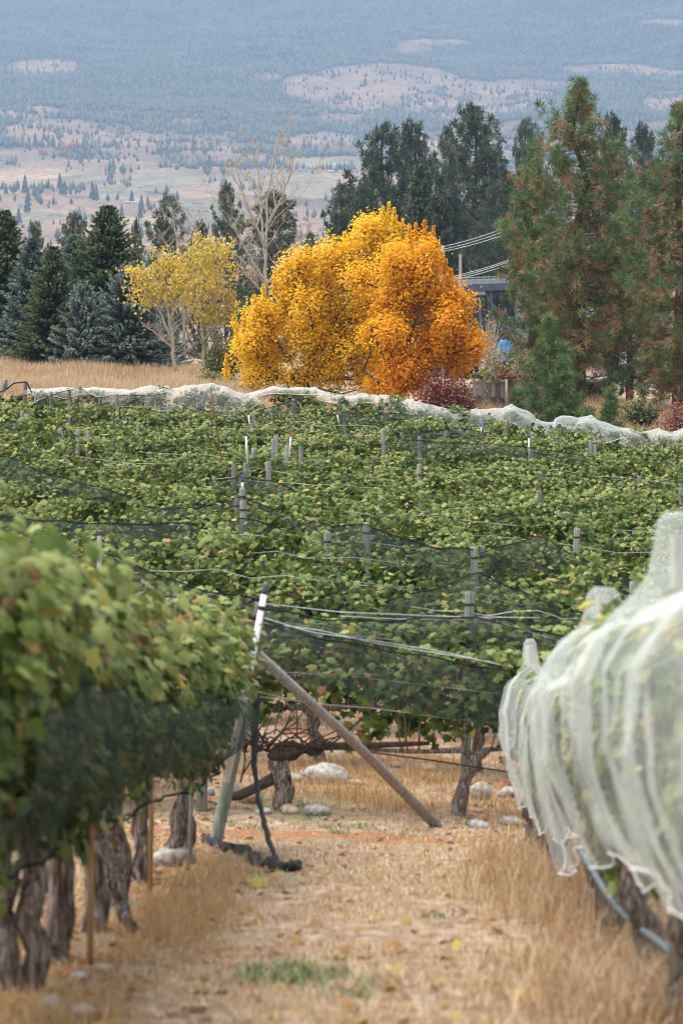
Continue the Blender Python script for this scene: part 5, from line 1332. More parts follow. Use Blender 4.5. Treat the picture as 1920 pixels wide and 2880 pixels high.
shrub('bush', 'bright orange yellow bush glimpsed through the pines', 1570, 106, 50, 160, 'maple_yellow', 900, .12, (.35, .25), base_h=.2)
shrub('bush', 'yellow green bush behind the trunk of the right edge pine', 1850, 118, 75, 190, 'bush_green', 1500, .13, (.7, .2))
shrub('bush', 'dark tangled bush under the right edge pine', 1800, 84, 75, 95, 'bush_green', 800, .08, (.15, .2), 60, stem_mat='bark_dark')
shrub('bush', 'brown leaved bush at the right edge above the white net', 1905, 82, 50, 110, 'bush_red', 700, .08, (.8, .2), 40)
shrub('bush', 'gray twiggy shrub below the bridge', 1375, 110, 45, 230, 'plume', 260, .06, (.2, .2), 46, stem_mat='bark_pale')

# ------------------------------------------------------------------ shingle fence
def fence():
    A = np.array(ground_hit(1322, 1140, 70, 110)); Y0, Y1 = 87.0, 88.0
    x0, x1 = PX(1328, Y0), PX(1520, Y1); zt0, zt1 = PZ(1072, Y0), PZ(1082, Y1)
    t = thing('shingle_fence', 'weathered grey shingle fence behind the white net at right', 'fence', (x0, Y0, float(G(x0, Y0))))
    b = np.array(t.location); r = np.random.default_rng(71)
    L = x1 - x0; ang = math.atan2(Y1 - Y0, L)
    def at(u, z): return np.array([x0 + u * L, Y0 + u * (Y1 - Y0), zt0 + (zt1 - zt0) * u + z]) - b
    sm = []
    for k in range(5):
        mb = MB(); w = .5; v = []
        mb.box((0, 0, -.24), (.155, .022, .50 + .02 * k)); sm.append(mb.mesh('shingle', M['shingle_wood'], smooth=False))
    for course in range(2):
        n = 15
        for i in range(n):
            o = link('shingle', sm[int(r.integers(0, 5))], t)
            o.location = at((i + .5) / n + r.normal(0, .004), -.03 - .46 * course + r.normal(0, .012)) + np.array([0, -.03 - (.0 if course else .025) + r.normal(0, .004), 0])
            o.rotation_euler = (r.normal(0, .03) - .05, r.normal(0, .02), ang + r.normal(0, .03)); o.scale = (r.uniform(.85, 1.08), 1, r.uniform(.93, 1.04))
    R = Matrix.Rotation(ang, 3, 'Z')
    mb = MB(); c = at(.5, .01); mb.box(c, (L + .12, .16, .05), np.array(R)); mb.obj('cap_rail', M['shingle_wood'], t, smooth=False)
    mb = MB(); c = at(.5, -.45); mb.box(c + np.array([0, .03, 0]), (L, .04, .09), np.array(R)); mb.obj('back_rail', M['shingle_wood'], t, smooth=False)
    for u in (.02, .34, .98):
        e = at(u, .30 if u == .34 else -.02); mb = MB(); mb.box((e[0], e[1] + .09, e[2] / 2), (.10, .09, e[2] + .2)); mb.obj('post', M['shingle_wood'], t, smooth=False)
fence()
Yq = 85.5
mb = MB(); mb.tube([(PX(1424, Yq), Yq, PZ(1190, Yq)), (PX(1423, Yq), Yq, PZ(1066, Yq))], [.05, .045], 8); tag(mb.obj('fence_post', M['brace_wood']), 'pale thin post standing in front of the shingle fence', 'post')

# dark shed, pale blue house
def shed():
    Y = 100; x, z = PX(1665, Y), PZ(1130, Y); g = float(G(x, Y)); t = thing('dark_shed', 'low dark wooden shed in the shade of the tallest pine', 'shed', (x, Y, g)); H = PZ(1075, Y) - g
    n = 9; W = 1.7; mbp = MB(); mbp.box((0, 0, H / 2), (W / n - .012, .03, H)); me = mbp.mesh('board', M['shed_dark'], smooth=False)
    for i in range(n):
        o = link('board', me, t); o.location = (-W / 2 + W / n * (i + .5), -.6, 0); o.scale = (1, 1, 1 + .01 * math.sin(i * 2.3))
    mb = MB(); mb.box((0, .05, H / 2), (W - .02, 1.2, H - .02)); mb.obj('wall', M['shed_dark'], t, smooth=False)
    mb = MB(); mb.box((0, -.02, H + .04), (W + .3, 1.6, .07), np.array(Matrix.Rotation(rad(6), 3, 'X'))); mb.obj('roof', M['roof_grey'], t, smooth=False)
shed()
def house():
    Y = 124; x0, x1 = PX(1772, Y), PX(2010, Y); g = float(G((x0 + x1) / 2, Y)) - .3; top = PZ(985, Y)
    t = thing('blue_house', 'pale blue clapboard house behind the pines at the right edge', 'house', ((x0 + x1) / 2, Y, g)); W = x1 - x0; H = top - g; Dp = 5.0
    mb = MB(); mb.box((0, Dp / 2, H / 2), (W, Dp, H)); mb.obj('wall', M['siding'], t, smooth=False)
    bh = .16; nb = int(H / bh); mbp = MB(); mbp.box((0, 0, 0), (W, .03, bh + .02), np.array(Matrix.Rotation(rad(7), 3, 'X'))); me = mbp.mesh('siding_board', M['siding'], smooth=False)
    for i in range(nb):
        o = link('siding_board', me, t); o.location = (0, -.02, bh * (i + .5))
    mb = MB()
    for s in (-1, 1): mb.box((s * (W / 2 + .04), -.03, H / 2), (.10, .10, H))
    mb.obj('corner_board', M['trim_white'], t, smooth=False)
    wv = MB(); wv.box((-.9, -.06, H * .55), (1.0, .04, 1.1)); f = wv.obj('window', M['glass'], t, smooth=False)
    mb = MB()
    for (cx, cz, w, h) in [(-.9, H * .55 + .58, 1.16, .08), (-.9, H * .55 - .58, 1.16, .08), (-1.44, H * .55, .08, 1.08), (-.36, H * .55, .08, 1.08), (-.9, H * .55, .05, 1.08)]: mb.box((cx, -.085, cz), (w, .05, h))
    mb.obj('frame', M['trim_white'], f, smooth=False)
    mb = MB(); v = [(-W / 2 - .4, -.5, H - .1), (W / 2 + .4, -.5, H - .1), (W / 2 + .4, Dp / 2, H + 1.5), (-W / 2 - .4, Dp / 2, H + 1.5), (-W / 2 - .4, Dp + .5, H - .1), (W / 2 + .4, Dp + .5, H - .1)]
    v2 = [(a, b_, c + .12) for a, b_, c in v]
    f = [(0, 1, 2), (0, 2, 3), (3, 2, 5), (3, 5, 4)]; mb.add(v2, f); mb.add(v, [(a, c, b_) for a, b_, c in f]); mb.box((0, -.5, H - .04), (W + .8, .04, .16)); mb.obj('roof', M['roof_grey'], t, smooth=False)
house()
t = thing('tarp_pile', 'bright blue tarp covered pile below the bridge', 'tarp', (PX(1420, 112), 112, PZ(1010, 112)))
r = np.random.default_rng(81); mb = MB(); a = np.linspace(0, 6.283, 22); s = np.linspace(0, 1, 9)
P = np.stack([(.44 * (1 - .5 * s[:, None] ** 3) * (1 + .1 * np.sin(a * 5)[None]) * np.cos(a)[None]), .35 * (1 - .4 * s[:, None] ** 3) * np.sin(a)[None], .95 * s[:, None] + .06 * np.sin(a * 3)[None] * s[:, None] - .1], -1)
mb.grid(P[:, ::-1]); mb.add([(0, 0, .87)] + [tuple(q) for q in P[-1]], [(0, i + 1, i + 2) for i in range(21)]); mb.obj('tarp', M['tarp_blue'], t)
mb = MB(); mb.box((0, 0, .3), (.5, .4, .6)); mb.obj('load', M['shed_dark'], t, smooth=False)
Yw = 112; tag(wire([(PX(1395, Yw), Yw, PZ(1000, Yw)), (PX(1475, Yw), Yw, PZ(998, Yw))], .02, 'thin white rail below the blue tarp', 'trim_white', 'rail', group=None), cat='rail')

# ------------------------------------------------------------------ bridge and power lines
def bridge():
    Y = 215.0
    def Q(px, py, dy=0): return np.array([PX(px, Y), Y + dy, PZ(py, Y)])
    t = thing('truss_bridge', 'blue grey steel bridge half hidden between the maple and the pines', 'bridge', tuple(Q(1350, 1000))); b = np.array(t.location)
    def bar(name, p, q, w, mat, d=None):
        v = q - p; L = np.linalg.norm(v); z = v / L; yv = np.array([0, 1.0, 0]); x = np.cross(yv, z); x /= np.linalg.norm(x); yv = np.cross(z, x)
        mb = MB(); mb.box((p + q) / 2 - b, (w, d or w, L), np.stack([x, yv, z], 1)); return mb.obj(name, M[mat], t, smooth=False)
    bar('deck', Q(1120, 803, 1.6), Q(1640, 783, 1.6), .35, 'concrete', 3.6)
    bar('girder', Q(1120, 818, -.3), Q(1640, 798, -.3), .62, 'steel_blue', .3); bar('girder', Q(1120, 818, 3.6), Q(1640, 798, 3.6), .62, 'steel_blue', .3)
    for dy in (-.3, 3.5):
        rl = bar('railing', Q(1120, 789, dy), Q(1640, 769, dy), .07, 'steel_pale')
        bar('railing', Q(1120, 795, dy), Q(1640, 775, dy), .05, 'steel_pale')
        for i in range(36):
            u = i / 35; p = Q(1120 + 520 * u, 801 - 20 * u, dy); bar('railing_post', p, p + np.array([0, 0, .40]), .045, 'steel_pale')
    for dy in (0.0, 3.4):
        for (a, c, w) in [((1349, 815), (1349, 960), .26), ((1338, 822), (1262, 940), .26), ((1362, 822), (1448, 955), .26), ((1262, 900), (1380, 960), .24), ((1300, 815), (1345, 880), .14), ((1250, 880), (1345, 925), .12), ((1380, 815), (1384, 930), .2), ((1440, 890), (1452, 1010), .22), ((1345, 870), (1430, 870), .06)]:
            bar('strut', Q(*a, dy), Q(*c, dy), w, 'steel_blue')
    mb = MB(); p = Q(1349, 822, -.2) - b; mb.box(p, (.9, .06, .5)); mb.obj('gusset', M['steel_pale'], t, smooth=False)
    bar('pier', Q(1470, 815, 1.6), Q(1470, 1060, 1.6), 1.0, 'concrete', 3.0); bar('abutment', Q(1560, 800, 1.6), Q(1560, 1080, 1.6), 4.0, 'concrete', 4.0)
bridge()
for k, (p0, p1, s) in enumerate([((1180, 706), (1420, 641), .3), ((1180, 713), (1420, 650), .3), ((1180, 718), (1420, 659), .3), ((1200, 790), (1430, 731), .3), ((1200, 795), (1430, 736), .3), ((1200, 799), (1430, 744), .3)]):
    Y = 150 + k * .4
    tag(wire([(PX(p0[0], Y), Y, PZ(p0[1], Y)), (PX(p1[0], Y), Y, PZ(p1[1], Y))], .018, ['top', 'middle', 'lowest'][k % 3] + ' cable of the ' + ['upper', 'lower'][k // 3] + ' power line right of the maple', 'cable', 'power_cable', sag=.15, group='power lines'), cat='cable')
for (px, y0, Y, lab) in [(1294, 715, 200, 'white topped utility pole above the bridge'), (1244, 690, 205, 'grey pole among the far firs')]:
    x = PX(px, Y); g = float(G(x, Y)); mb = MB(); mb.tube([(x, Y, g), (x, Y, PZ(y0, Y))], [.16, .12], 8); tag(mb.obj('utility_pole', M['post_wood']), lab, 'pole')

# ------------------------------------------------------------------ bird
def bird():
    Y = 67.5; loc = (PX(14, Y), Y, PZ(1098, Y)); t = thing('bird', 'blue grey bird perched on the dark net at the left edge', 'bird', loc, rad(25)); k = Y / FPX
    mb = MB(); s = [(-.02, -.115, .035), (-.012, -.07, .05), (0, -.01, .068), (.012, .06, .072), (.022, .115, .060), (.030, .155, .043), (.036, .185, .043), (.040, .21, .036), (.042, .228, .012)]
    n = 14; th = np.linspace(0, 2 * math.pi, n + 1)[:-1]
    P = []
    for (x, z, r_) in s: P.append(np.stack([x + r_ * np.cos(th) * .95, r_ * np.sin(th) * .92, np.full(n, z + .09) - .25 * r_ * np.cos(th)], 1))
    P = np.array(P); P2 = np.concatenate([P, P[:, :1]], 1); mb.grid(P2)
    mb.add([(-.02, 0, -.05)] + [tuple(q) for q in P[0]], [(0, i + 1, (i + 1) % n + 1) for i in range(n)]); mb.add([(.042, 0, .325)] + [tuple(q) for q in P[-1]], [(0, (i + 1) % n + 1, i + 1) for i in range(n)])
    mb.obj('body', M['bird_grey'], t)
    for sgn in (-1, 1):
        mb = MB(); u = np.linspace(0, 1, 8); v = np.linspace(-1, 1, 6)
        W = np.stack([.012 - .055 * u[:, None] - .02 * (1 - v[None] ** 2), sgn * (.062 + .014 * (1 - v[None] ** 2) - .025 * u[:, None]) + 0 * u[:, None], .225 - .26 * u[:, None] + .045 * v[None] * (1 - u[:, None] ** 2)], -1); mb.grid(W); mb.obj('wing', M['bird_grey'], t)
        mb = MB(); mb.tube([(0, sgn * .025, .03), (.005, sgn * .025, -.012)], .006, 5); mb.tube([(-.015, sgn * .025, -.012), (.035, sgn * .025, -.012)], .005, 5); mb.obj('leg', M['bird_leg'], t)
    mb = MB(); mb.box((-.045, 0, -.09), (.015, .06, .15), np.array(Matrix.Rotation(rad(12), 3, 'Y'))); mb.obj('tail', M['bird_grey'], t)
    mb = MB(); mb.tube([(.07, 0, .285), (.098, 0, .277)], [.011, .002], 6); mb.obj('beak', M['beak'], t)
bird()
Yb = 67.5
wire([(PX(-30, Yb), Yb, PZ(1112, Yb)), (PX(14, Yb), Yb, PZ(1099, Yb)), (PX(40, Yb), Yb, PZ(1078, Yb)), (PX(76, Yb), Yb, PZ(1074, Yb)), (PX(90, Yb), Yb, PZ(1105, Yb))], .022, 'dark rolled net edge the bird perches on', 'net_edge', 'net_roll', group=None)['category'] = 'net'

# ------------------------------------------------------------------ stones
def stone(px, py, w, h, lab, mat='stone', seed=0, grp='stones at the lane end'):
    x, y, g = ground_hit(px, py); k = y / FPX; A, H = w * k / 2, h * k / 2
    r = np.random.default_rng(seed + int(px)); mb = MB(); n, m = 14, 9
    th = np.linspace(0, 2 * math.pi, n + 1); ph = np.linspace(0.02, math.pi - .02, m)
    d = np.stack([np.sin(ph)[:, None] * np.cos(th)[None], np.sin(ph)[:, None] * np.sin(th)[None], np.cos(ph)[:, None] * np.ones_like(th)[None]], -1)
    rr = 1 + .55 * fbm(d[..., 0] * 1.6 + d[..., 2] * 1.1 + 9 * r.random(), d[..., 1] * 1.6 - d[..., 2] * .9 + px, 81, 3); rr[:, -1] = rr[:, 0]
    P = d * rr[..., None] * np.array([A, A * .8, H]); mb.grid(P[::-1])
    o = mb.obj('stone', M[mat]); o.location = (x, y + A * .5, g + H * .62); o.rotation_euler = (r.normal(0, .1), r.normal(0, .12), r.uniform(-.3, .3))
    return tag(o, lab, 'stone', grp)
ST = [(920, 2205, 128, 62, 'largest smooth grey boulder behind the brace pole', 'stone'), (702, 2262, 70, 36, 'tan rounded stone right of the end post', 'stone_tan'), (815, 2292, 54, 30, 'small pinkish stone below the knobbly stump', 'stone_tan'), (892, 2296, 78, 36, 'pale grey stone in the grass left of the brace', 'stone'), (826, 2200, 46, 26, 'small grey stone beside the largest boulder', 'stone'), (648, 2240, 60, 52, 'grey stone behind the white sprinkler pipe', 'stone'), (592, 2240, 26, 26, 'little white stone left of the end post', 'stone'),
      (1352, 2250, 66, 56, 'pale stone behind the leaning right trunk', 'stone'), (1432, 2245, 70, 36, 'whitish stone near the end of the white net', 'stone'), (1205, 2170, 46, 24, 'tan stone in the grass right of the brace', 'stone_tan'), (1110, 2160, 34, 20, 'small tan stone far under the front row', 'stone_tan'), (1345, 2330, 60, 26, 'flat grey stone at the lane end on the right', 'stone'), (1325, 2345, 22, 14, 'tiny white stone beside the flat stone', 'stone'), (1440, 2325, 70, 30, 'rough pale stone below the white net end', 'stone'), (740, 2290, 50, 20, 'flat stone near the black rope', 'stone'),
      (490, 2440, 130, 70, 'broad pale rock among the left trunks', 'stone'), (150, 2850, 90, 50, 'white stone at the bottom left corner', 'stone'), (226, 2868, 80, 46, 'second white stone at the bottom left', 'stone'), (224, 2760, 54, 30, 'small white stone at the foot of the straight trunk', 'stone'), (445, 2870, 34, 20, 'little cream stone at the bottom edge', 'stone_tan'), (290, 2735, 60, 30, 'pinkish stone by the straight trunk', 'stone_tan'), (1000, 2210, 40, 20, 'little stone right of the largest boulder', 'stone_tan'), (860, 2185, 30, 16, 'pebble between trunk and boulder', 'stone')]
for i, (px, py, w, h, lab, mt) in enumerate(ST): stone(px, py, w, h, lab, mt, i)
for i, (px, py, w, h) in enumerate([(335, 1042, 30, 16), (352, 1036, 26, 18), (346, 1048, 34, 12), (322, 1036, 18, 10), (390, 1050, 40, 10), (372, 1047, 24, 10), (10, 1000, 26, 12), (262, 1042, 16, 8), (285, 1038, 14, 10)]):
    stone(px, py, w, h, ['leftmost big rock of the dark pile on the grassy bank', 'topmost rock of the dark pile on the grassy bank', 'flat lowest rock of the dark pile on the bank', 'small rock left of the dark pile on the bank', 'long pale slab on the grassy bank', 'dark rock behind the long pale slab', 'white rock at the left edge of the bank', 'little dark rock left of the rock pile, below the tallest spruce', 'second little dark rock beside the pile, below the tallest spruce'][i], 'stone_dark' if i not in (4, 6) else 'stone', i, 'rocks on the grassy bank')

# ------------------------------------------------------------------ grass and litter
def blades(mb, P, h, w, lean, tint, r, curve=.35):
    n = len(P); a = r.uniform(0, 6.283, n); d = np.stack([np.cos(a), np.sin(a), 0 * a], 1); b = np.stack([-np.sin(a), np.cos(a), 0 * a], 1)
    h = np.broadcast_to(h, (n,))[:, None]; w = np.broadcast_to(w, (n,))[:, None]; ln = (np.broadcast_to(lean, (n,)) * r.uniform(.3, 1.4, n))[:, None]
    up = np.array([0, 0, 1.0])
    m_ = P + up * h * .55 + d * h * ln * .35; t_ = P + up * h * np.sqrt(np.clip(1 - (ln * .8) ** 2, .03, 1)) + d * h * ln
    V = np.stack([P - b * w, P + b * w, m_ + b * w * .7, m_ - b * w * .7, t_], 1)
    F = np.array([(0, 1, 2), (0, 2, 3), (3, 2, 4)])[None] + (np.arange(n) * 5)[:, None, None]
    mb.add(V, F, np.repeat(np.clip(tint, 0, 1), 5))
def on_ground(x, y): return np.stack([x, y, G(x, y) - .01], 1)
gr = np.random.default_rng(91)
# mown straw over the lane
n = 90000; y = 8.5 + (32 - 8.5) * gr.random(n) ** 1.25; x = gr.uniform(-1, 1, n) * (.16 * y + .4)
dens = .15 + 1.3 * np.clip(.45 + 2.6 * fbm(x * 1.3, y * .8, 93), 0, 1); dens *= np.where(np.abs(y - 22.2) < .7, .25, 1)
k = gr.random(n) < dens; x, y = x[k], y[k]; n = len(x)
mb = MB(); blades(mb, on_ground(x, y), gr.uniform(.03, .09, n), .0020 + .0001 * y, gr.uniform(.95, 1.25, n), gr.normal(.52, .30, n) + .35 * fbm(x * .9, y * .5, 94), gr)
tag(mb.obj('mown_grass', M['dry_grass']), 'short dry straw covering the lane', 'grass', kind='stuff')
def tufts(name, label, pts, mat, n_each, h, spread, w=.0028, lean=.45, tint=(.5, .22)):
    mb = MB()
    for (px, py, s) in pts:
        cx, cy, g = ground_hit(px, py); n = int(n_each * s); x = cx + gr.normal(0, spread * s ** .5, n); y = cy + gr.normal(0, spread * s ** .5 * 1.5, n)
        blades(mb, on_ground(x, y), h * gr.uniform(.35, 1.1, n) * s ** .3, w, lean, gr.normal(*tint, n), gr)
    o = mb.obj(name, M[mat]); tag(o, label, 'grass', kind='stuff'); return o
tufts('golden_grass', 'golden dry grass tufts along the left row', [(610, 2440, .8), (560, 2480, 1), (640, 2500, .8), (520, 2540, 1), (590, 2560, 1), (470, 2590, 1), (540, 2620, .9), (440, 2640, .8), (490, 2670, .6), (660, 2460, .5), (250, 2830, .5), (100, 2850, .8), (40, 2870, 1), (330, 2700, .25), (170, 2880, .5)], 'gold_grass', 330, .18, .19, .0022, .8)
tufts('tall_dry_grass', 'tall dry stalks below the white net on the right', [(1440, 2420, .8), (1500, 2440, 1.1), (1560, 2480, 1.3), (1600, 2540, 1.1), (1520, 2540, 1.0), (1460, 2500, .8), (1560, 2600, .9), (1480, 2580, .5), (1620, 2650, .6), (1400, 2440, .4), (1420, 2480, .4)], 'dry_grass', 300, .34, .22, .0026, .7, (.33, .30))
tufts('row_edge_grass', 'orange dry grass and stalks at the foot of the netted row', [(1680, 2700, .7), (1740, 2760, .9), (1620, 2760, .5), (1700, 2820, .7), (1800, 2800, 1.0), (1880, 2800, 1.2), (1850, 2870, 1.2), (1760, 2860, .9), (1910, 2720, 1), (1560, 2720, .3), (1660, 2860, .5), (1840, 2720, .7), (1900, 2640, .6)], 'dry_grass', 380, .28, .24, .0030, .85, (.38, .32))
tufts('row_grass', 'dry grass tufts under the front vine row', [(850, 2230, .8), (920, 2230, .8), (990, 2240, 1), (1050, 2250, 1), (1110, 2270, .9), (1180, 2270, .7), (1160, 2200, .8), (1060, 2200, .8), (960, 2180, .6), (1220, 2200, .7), (1300, 2200, .6), (1360, 2260, .5), (1420, 2280, .6), (1490, 2330, .8), (700, 2240, .4), (760, 2230, .5), (880, 2150, .6), (1000, 2140, .6), (1120, 2130, .6), (1250, 2150, .6), (760, 2160, .6), (680, 2180, .5)], 'gold_grass', 300, .20, .24, .0035, .7, (.65, .25))
tufts('green_weeds', 'green weeds growing in the lane', [(760, 2760, .8), (830, 2750, 1), (890, 2765, .7), (800, 2730, .5), (1010, 2800, .35), (1040, 2770, .15), (930, 2330, .3), (860, 2300, .2), (1000, 2330, .35), (960, 2345, .25), (840, 2265, .3), (1230, 2580, .2), (1110, 2490, .12), (980, 2480, .10), (640, 2320, .3), (720, 2330, .3)], 'weed_green', 210, .10, .13, .0050, 1.1, (.45, .28))
# grassy banks above the vineyard
def bank(px0, px1, y0, y1, n, h, tint, name, label, w=.011):
    y = gr.uniform(y0, y1, n); x = PX(gr.uniform(px0, px1, n), y); hm = np.clip(.55 + 1.5 * fbm(x * .5, y * .35, 95), .2, 1.2)
    mb = MB(); blades(mb, on_ground(x, y), h * hm * gr.uniform(.5, 1.1, n), w, .42, gr.normal(tint, .2, n) + .5 * fbm(x * .35, y * .3, 96), gr); tag(mb.obj(name, M['dry_grass']), label, 'grass', kind='stuff')
bank(-120, 720, 71, 104, 60000, .75, .62, 'bank_grass', 'tall pale dry grass on the left bank above the vineyard')
bank(1240, 2040, 72, 96, 36000, .65, .36, 'bank_grass', 'tawny dry grass on the right bank under the pines')
bank(640, 1280, 73, 90, 9000, .4, .5, 'bank_grass', 'dry grass under the maples')
# litter of fallen leaves, most lost in the straw; the clearest ones single
n = 4600; y = 8.5 + 18 * gr.random(n); x = gr.uniform(-1, 1, n) * (.15 * y + .4); keep = gr.random(n) < .25 + .75 * np.exp(-((np.abs(x) - 1.6) / .5) ** 2); x, y = x[keep], y[keep]; n = len(x)
mb = MB(); P = on_ground(x, y) + np.array([0, 0, .025]); add_leaves(mb, P, np.stack([gr.normal(0, .4, n), gr.normal(0, .4, n), np.ones(n)], 1), gr.uniform(.04, .09, n), gr.uniform(.88, 1.0, n), 'lo', gr, tip=np.array([0, 1.0, 0]), tipj=1.0)
tag(mb.obj('leaf_litter', M['vine_leaf']), 'brown vine leaves littering the lane and row edges', 'leaves', kind='stuff')
FL = [(728, 2498, .78, .13, 'bright yellow vine leaf lying beside the black rope'), (1108, 2678, .90, .10, 'orange brown leaf lying right of the green weeds'), (1290, 2678, .80, .07, 'small yellow leaf on the straw right of centre'), (965, 2692, .97, .08, 'dark brown leaf lying on the lane right of the weed patch'), (1395, 2470, .98, .12, 'dark red brown leaf at the edge of the tall dry grass'), (1550, 2790, .98, .12, 'curled brown leaf below the tall stalks'), (830, 2660, .96, .07, 'small brown leaf above the weed patch'), (1480, 2830, .92, .11, 'orange leaf near the bottom edge, right of centre'), (600, 2690, .93, .11, 'rusty leaf lying by the golden grass'), (530, 2720, .95, .10, 'brown leaf left of the lane near the trunks'), (340, 2790, .97, .12, 'reddish leaf at the foot of the straight trunk'), (975, 2855, .96, .08, 'brown leaf at the bottom of the lane')]
for (px, py, tnt, sz, lab) in FL:
    x, y, g = ground_hit(px, py); mb = MB(); r = np.random.default_rng(int(px)); add_leaves(mb, np.zeros((1, 3)), np.array([[r.normal(0, .2), -.35, 1.0]]), sz * 1.15, tnt, 'hi', r, tip=np.array([1.0, .4, 0]))
    o = mb.obj('fallen_leaf', M['vine_leaf']); o.location = (x, y, g + .045); tag(o, lab, 'leaf', 'fallen leaves on the lane')
# plume grass beside the shrubs
mb = MB(); stm = MB()
tp = thing('plume_grass', 'pale feathery plume grass behind the shingle fence', 'plant', place(1395, 91))
for k in range(26):
    a = gr.normal(0, .45); h = gr.uniform(1.4, 2.5); e = np.array([a + gr.normal(0, .15), gr.normal(0, .3), h]); stm.tube([(a * .3, 0, 0), (a * .7, 0, h * .6), e], [.008, .006, .004], 4, cap=False)
    q = np.linspace(0, 1, 22)[:, None]; P = e + np.array([0, 0, -.28]) * q + gr.normal(0, .035, (22, 3)); add_leaves(mb, P, rand_unit(gr, 22), .07, gr.random(22), 'min', gr, tip=np.array([.2, 0, .8]))
stm.obj('stems', M['gold_grass'], tp); c = mb.obj('plumes', M['plume'], tp); c['kind'] = 'stuff'

# ------------------------------------------------------------------ farms and trees across the valley
def valley_hit(px, py):
    ys = np.linspace(1450, 5200, 4000); g = G(PX(px, ys), ys); k = int(np.argmax(PZ(py, ys) <= g)); return (float(PX(px, ys[k])), float(ys[k]), float(g[k]))
def farm(px, py, w, h, lab, roof):
    loc = valley_hit(px, py + h / 2); k = loc[1] / FPX; W, H = w * k, h * k; t = thing('farm_house', lab, 'house', loc, 0, 'houses across the valley'); Dp = W * .6
    mb = MB(); mb.box((0, Dp / 2, H * .33), (W, Dp, H * .66 + 1)); mb.add([(W / 2, 0, H * .66), (W / 2, Dp, H * .66), (W / 2, Dp / 2, H), (-W / 2, 0, H * .66), (-W / 2, Dp, H * .66), (-W / 2, Dp / 2, H)], [(0, 1, 2), (3, 5, 4)]); mb.obj('wall', M['wall_pale'], t, smooth=False)
    mb = MB(); e = .3; v = [(-W / 2 - e, -e, H * .64), (W / 2 + e, -e, H * .64), (W / 2 + e, Dp / 2, H * 1.02), (-W / 2 - e, Dp / 2, H * 1.02), (-W / 2 - e, Dp + e, H * .64), (W / 2 + e, Dp + e, H * .64)]
    mb.add(v, [(0, 1, 2), (0, 2, 3), (3, 2, 5), (3, 5, 4)]); mb.add([(a, b_, c - .15) for a, b_, c in v], [(0, 2, 1), (0, 3, 2), (3, 5, 2), (3, 4, 5)]); mb.obj('roof', M[roof], t, smooth=False)
    mbw = MB(); mbw.box((0, -.05, 0), (W * .10, .08, H * .22)); me = mbw.mesh('window', M['glass'], smooth=False)
    for u in (-.3, -.1, .25):
        o = link('window', me, t); o.location = (u * W, 0, H * .38)
FARMS = [(355, 467, 22, 8, 'pale farmhouse at the top edge of the green vineyard', 'roof_grey'), (312, 475, 18, 8, 'small dark roofed house left of the vineyard top', 'roof_grey'), (285, 513, 26, 11, 'white house above the striped vineyard', 'roof_grey'), (225, 554, 36, 10, 'long white sheds left of the striped vineyard', 'roof_grey'), (368, 570, 40, 9, 'low white farm sheds below the striped vineyard', 'trim_white'), (392, 524, 14, 6, 'tiny white hut at the corner of the striped vineyard', 'trim_white'), (572, 511, 14, 8, 'small house between two tan fields', 'roof_grey'), (592, 512, 13, 7, 'pale cabin right of the small house between the fields', 'roof_red'), (851, 480, 34, 12, 'greenish long barn right of the bare tree', 'roof_grey'), (940, 483, 36, 9, 'white long barn left of the far grove', 'trim_white'), (900, 420, 18, 8, 'small white house on the slope above the barns', 'roof_grey'), (700, 506, 30, 9, 'pale house behind the bare tree branches', 'roof_grey'), (64, 580, 30, 12, 'white house with dark roof at far left valley', 'roof_grey'), (256, 514, 20, 10, 'grey house beside the white house above the vineyard', 'roof_grey'), (554, 572, 28, 8, 'red roofed farm below the tan fields', 'roof_red'), (28, 441, 34, 10, 'grey barn at the left edge on the hillside', 'roof_grey'), (150, 605, 34, 10, 'red roofed house low at left in the valley', 'roof_red'), (662, 456, 20, 9, 'house hidden by trees left of the bare tree top', 'roof_grey'), (985, 455, 16, 8, 'small house by the far grove', 'roof_grey')]
for f in FARMS: farm(*f)
def far_tree(kind, seed):
    r = np.random.default_rng(seed); mb = MB(); t = thing('valley_tree', 'valley tree', 'tree', (0, 0, 0), 0, 'single trees across the valley')
    mb.tube([(0, 0, -1), (0, 0, 5)], [.4, .3], 5); mb.obj('trunk', M['bark_dark'], t)
    cr = MB(); n = 420
    if kind == 'c':
        z = r.random(n) ** 1.3; rad_ = (1 - z) * 3.2 * np.sqrt(r.random(n)) + .2; a = r.uniform(0, 6.28, n); P = np.stack([np.cos(a) * rad_, np.sin(a) * rad_, 2 + 14 * z], 1)
    else:
        c = rand_unit(r, 9) * np.array([3, 3, 2.5]); P = c[r.integers(0, 9, n)] + rand_unit(r, n) * 2.0 + np.array([0, 0, 6])
    add_leaves(cr, P, rand_unit(r, n) + np.array([0, 0, .5]), 1.5 if kind == 'c' else 1.6, np.clip(r.normal(.4, .2, n), 0, 1), 'lo', r)
    c = cr.obj('crown', M['far_pine' if kind == 'c' else ('bush_green' if kind == 'b' else 'maple_orange')], t); c['kind'] = 'stuff'; return t
TK = {k: far_tree(k, 600 + i) for i, k in enumerate('cbo')}
VT = []
vr2 = np.random.default_rng(66)
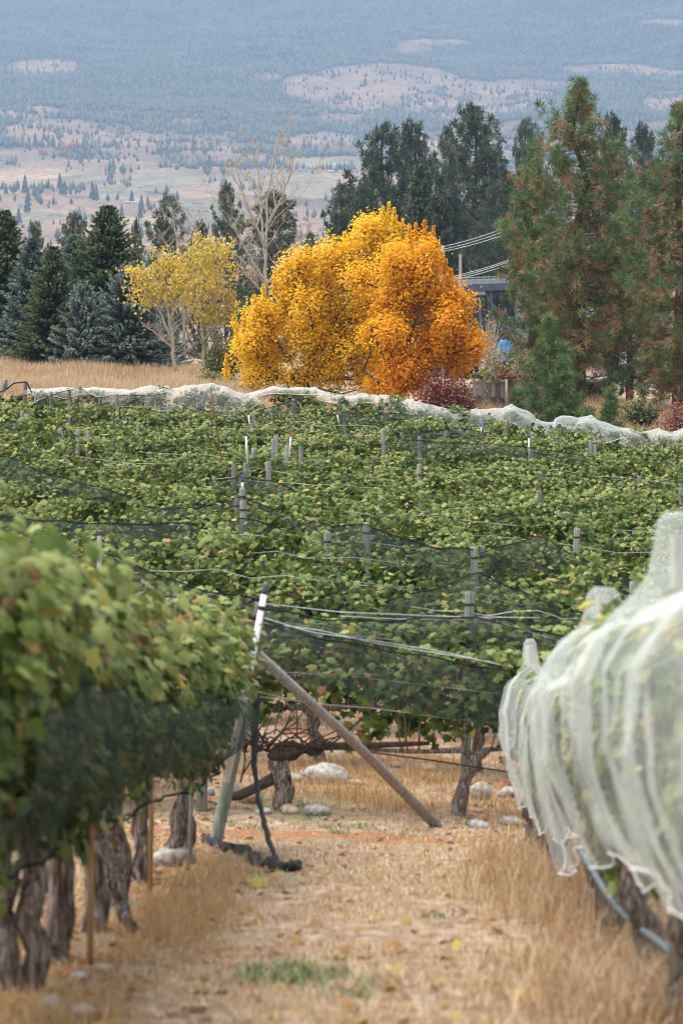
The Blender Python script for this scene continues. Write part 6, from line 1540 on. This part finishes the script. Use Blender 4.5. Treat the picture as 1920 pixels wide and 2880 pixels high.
CL = [(190, 430, 90, 30, 10, 'ccco', 'on the slope above the orange field'), (320, 500, 30, 22, 7, 'cccb', 'beside the pale farmhouse'), (60, 545, 60, 14, 6, 'ccb', 'below the orange field at far left'), (170, 545, 14, 14, 3, 'ccc', 'left of the striped vineyard'), (260, 572, 16, 16, 3, 'ccb', 'below the striped vineyard'),
      (370, 590, 40, 24, 5, 'ccc', 'near the low white sheds'), (450, 440, 60, 20, 5, 'cc', 'above the green vineyard'), (560, 430, 90, 20, 6, 'ccb', 'above the two tan fields'), (240, 455, 40, 16, 4, 'cco', 'beside the orange field'), (600, 490, 40, 14, 3, 'ccb', 'by the cabins between the fields'), (880, 420, 80, 30, 6, 'ccc', 'around the house above the barns'),
      (1180, 330, 200, 60, 8, 'cc', 'on the bald slope above the grove'), (1060, 250, 200, 50, 8, 'cc', 'high on the bald slope'), (70, 600, 60, 30, 5, 'ccb', 'low in the valley at far left'), (1560, 300, 120, 60, 5, 'cc', 'on the slope above the ponderosas'), (110, 410, 90, 20, 6, 'cc', 'on the grey field at left'), (990, 380, 60, 40, 5, 'cc', 'left of the bald slope')]
for (u, v, ru, rv, n, mix, where) in CL:
    for _ in range(n): VT.append((u + vr2.normal(0, ru * .55), v + vr2.normal(0, rv * .55), mix[int(vr2.integers(0, len(mix)))], where))
seen = set(); ordc = {}
VT.sort(key=lambda q: (q[3], q[2], q[0]))
for (u, v, kd, where) in VT:
    loc = valley_hit(u, v); p = TK[kd]; s = vr2.uniform(.55, 1.15)
    ordc[(kd, where)] = ordc.get((kd, where), 0) + 1
    lab = '%s, %s from left %s' % ({'c': 'hazy dark conifer', 'b': 'hazy round green tree', 'o': 'hazy orange autumn tree'}[kd], ORD[ordc[(kd, where)]], where)
    grp = {'c': 'conifers ', 'b': 'round trees ', 'o': 'orange trees '}[kd] + where
    if kd not in seen:
        seen.add(kd); p.location = loc; p.scale = (s, s, s); p['label'] = lab; p['group'] = grp
        KIDS[p.name] = [(c, list(c.children)) for c in p.children]
    else: dup(p, loc, vr2.uniform(0, 6), lab, grp, (s, s, s * vr2.uniform(.9, 1.2)))
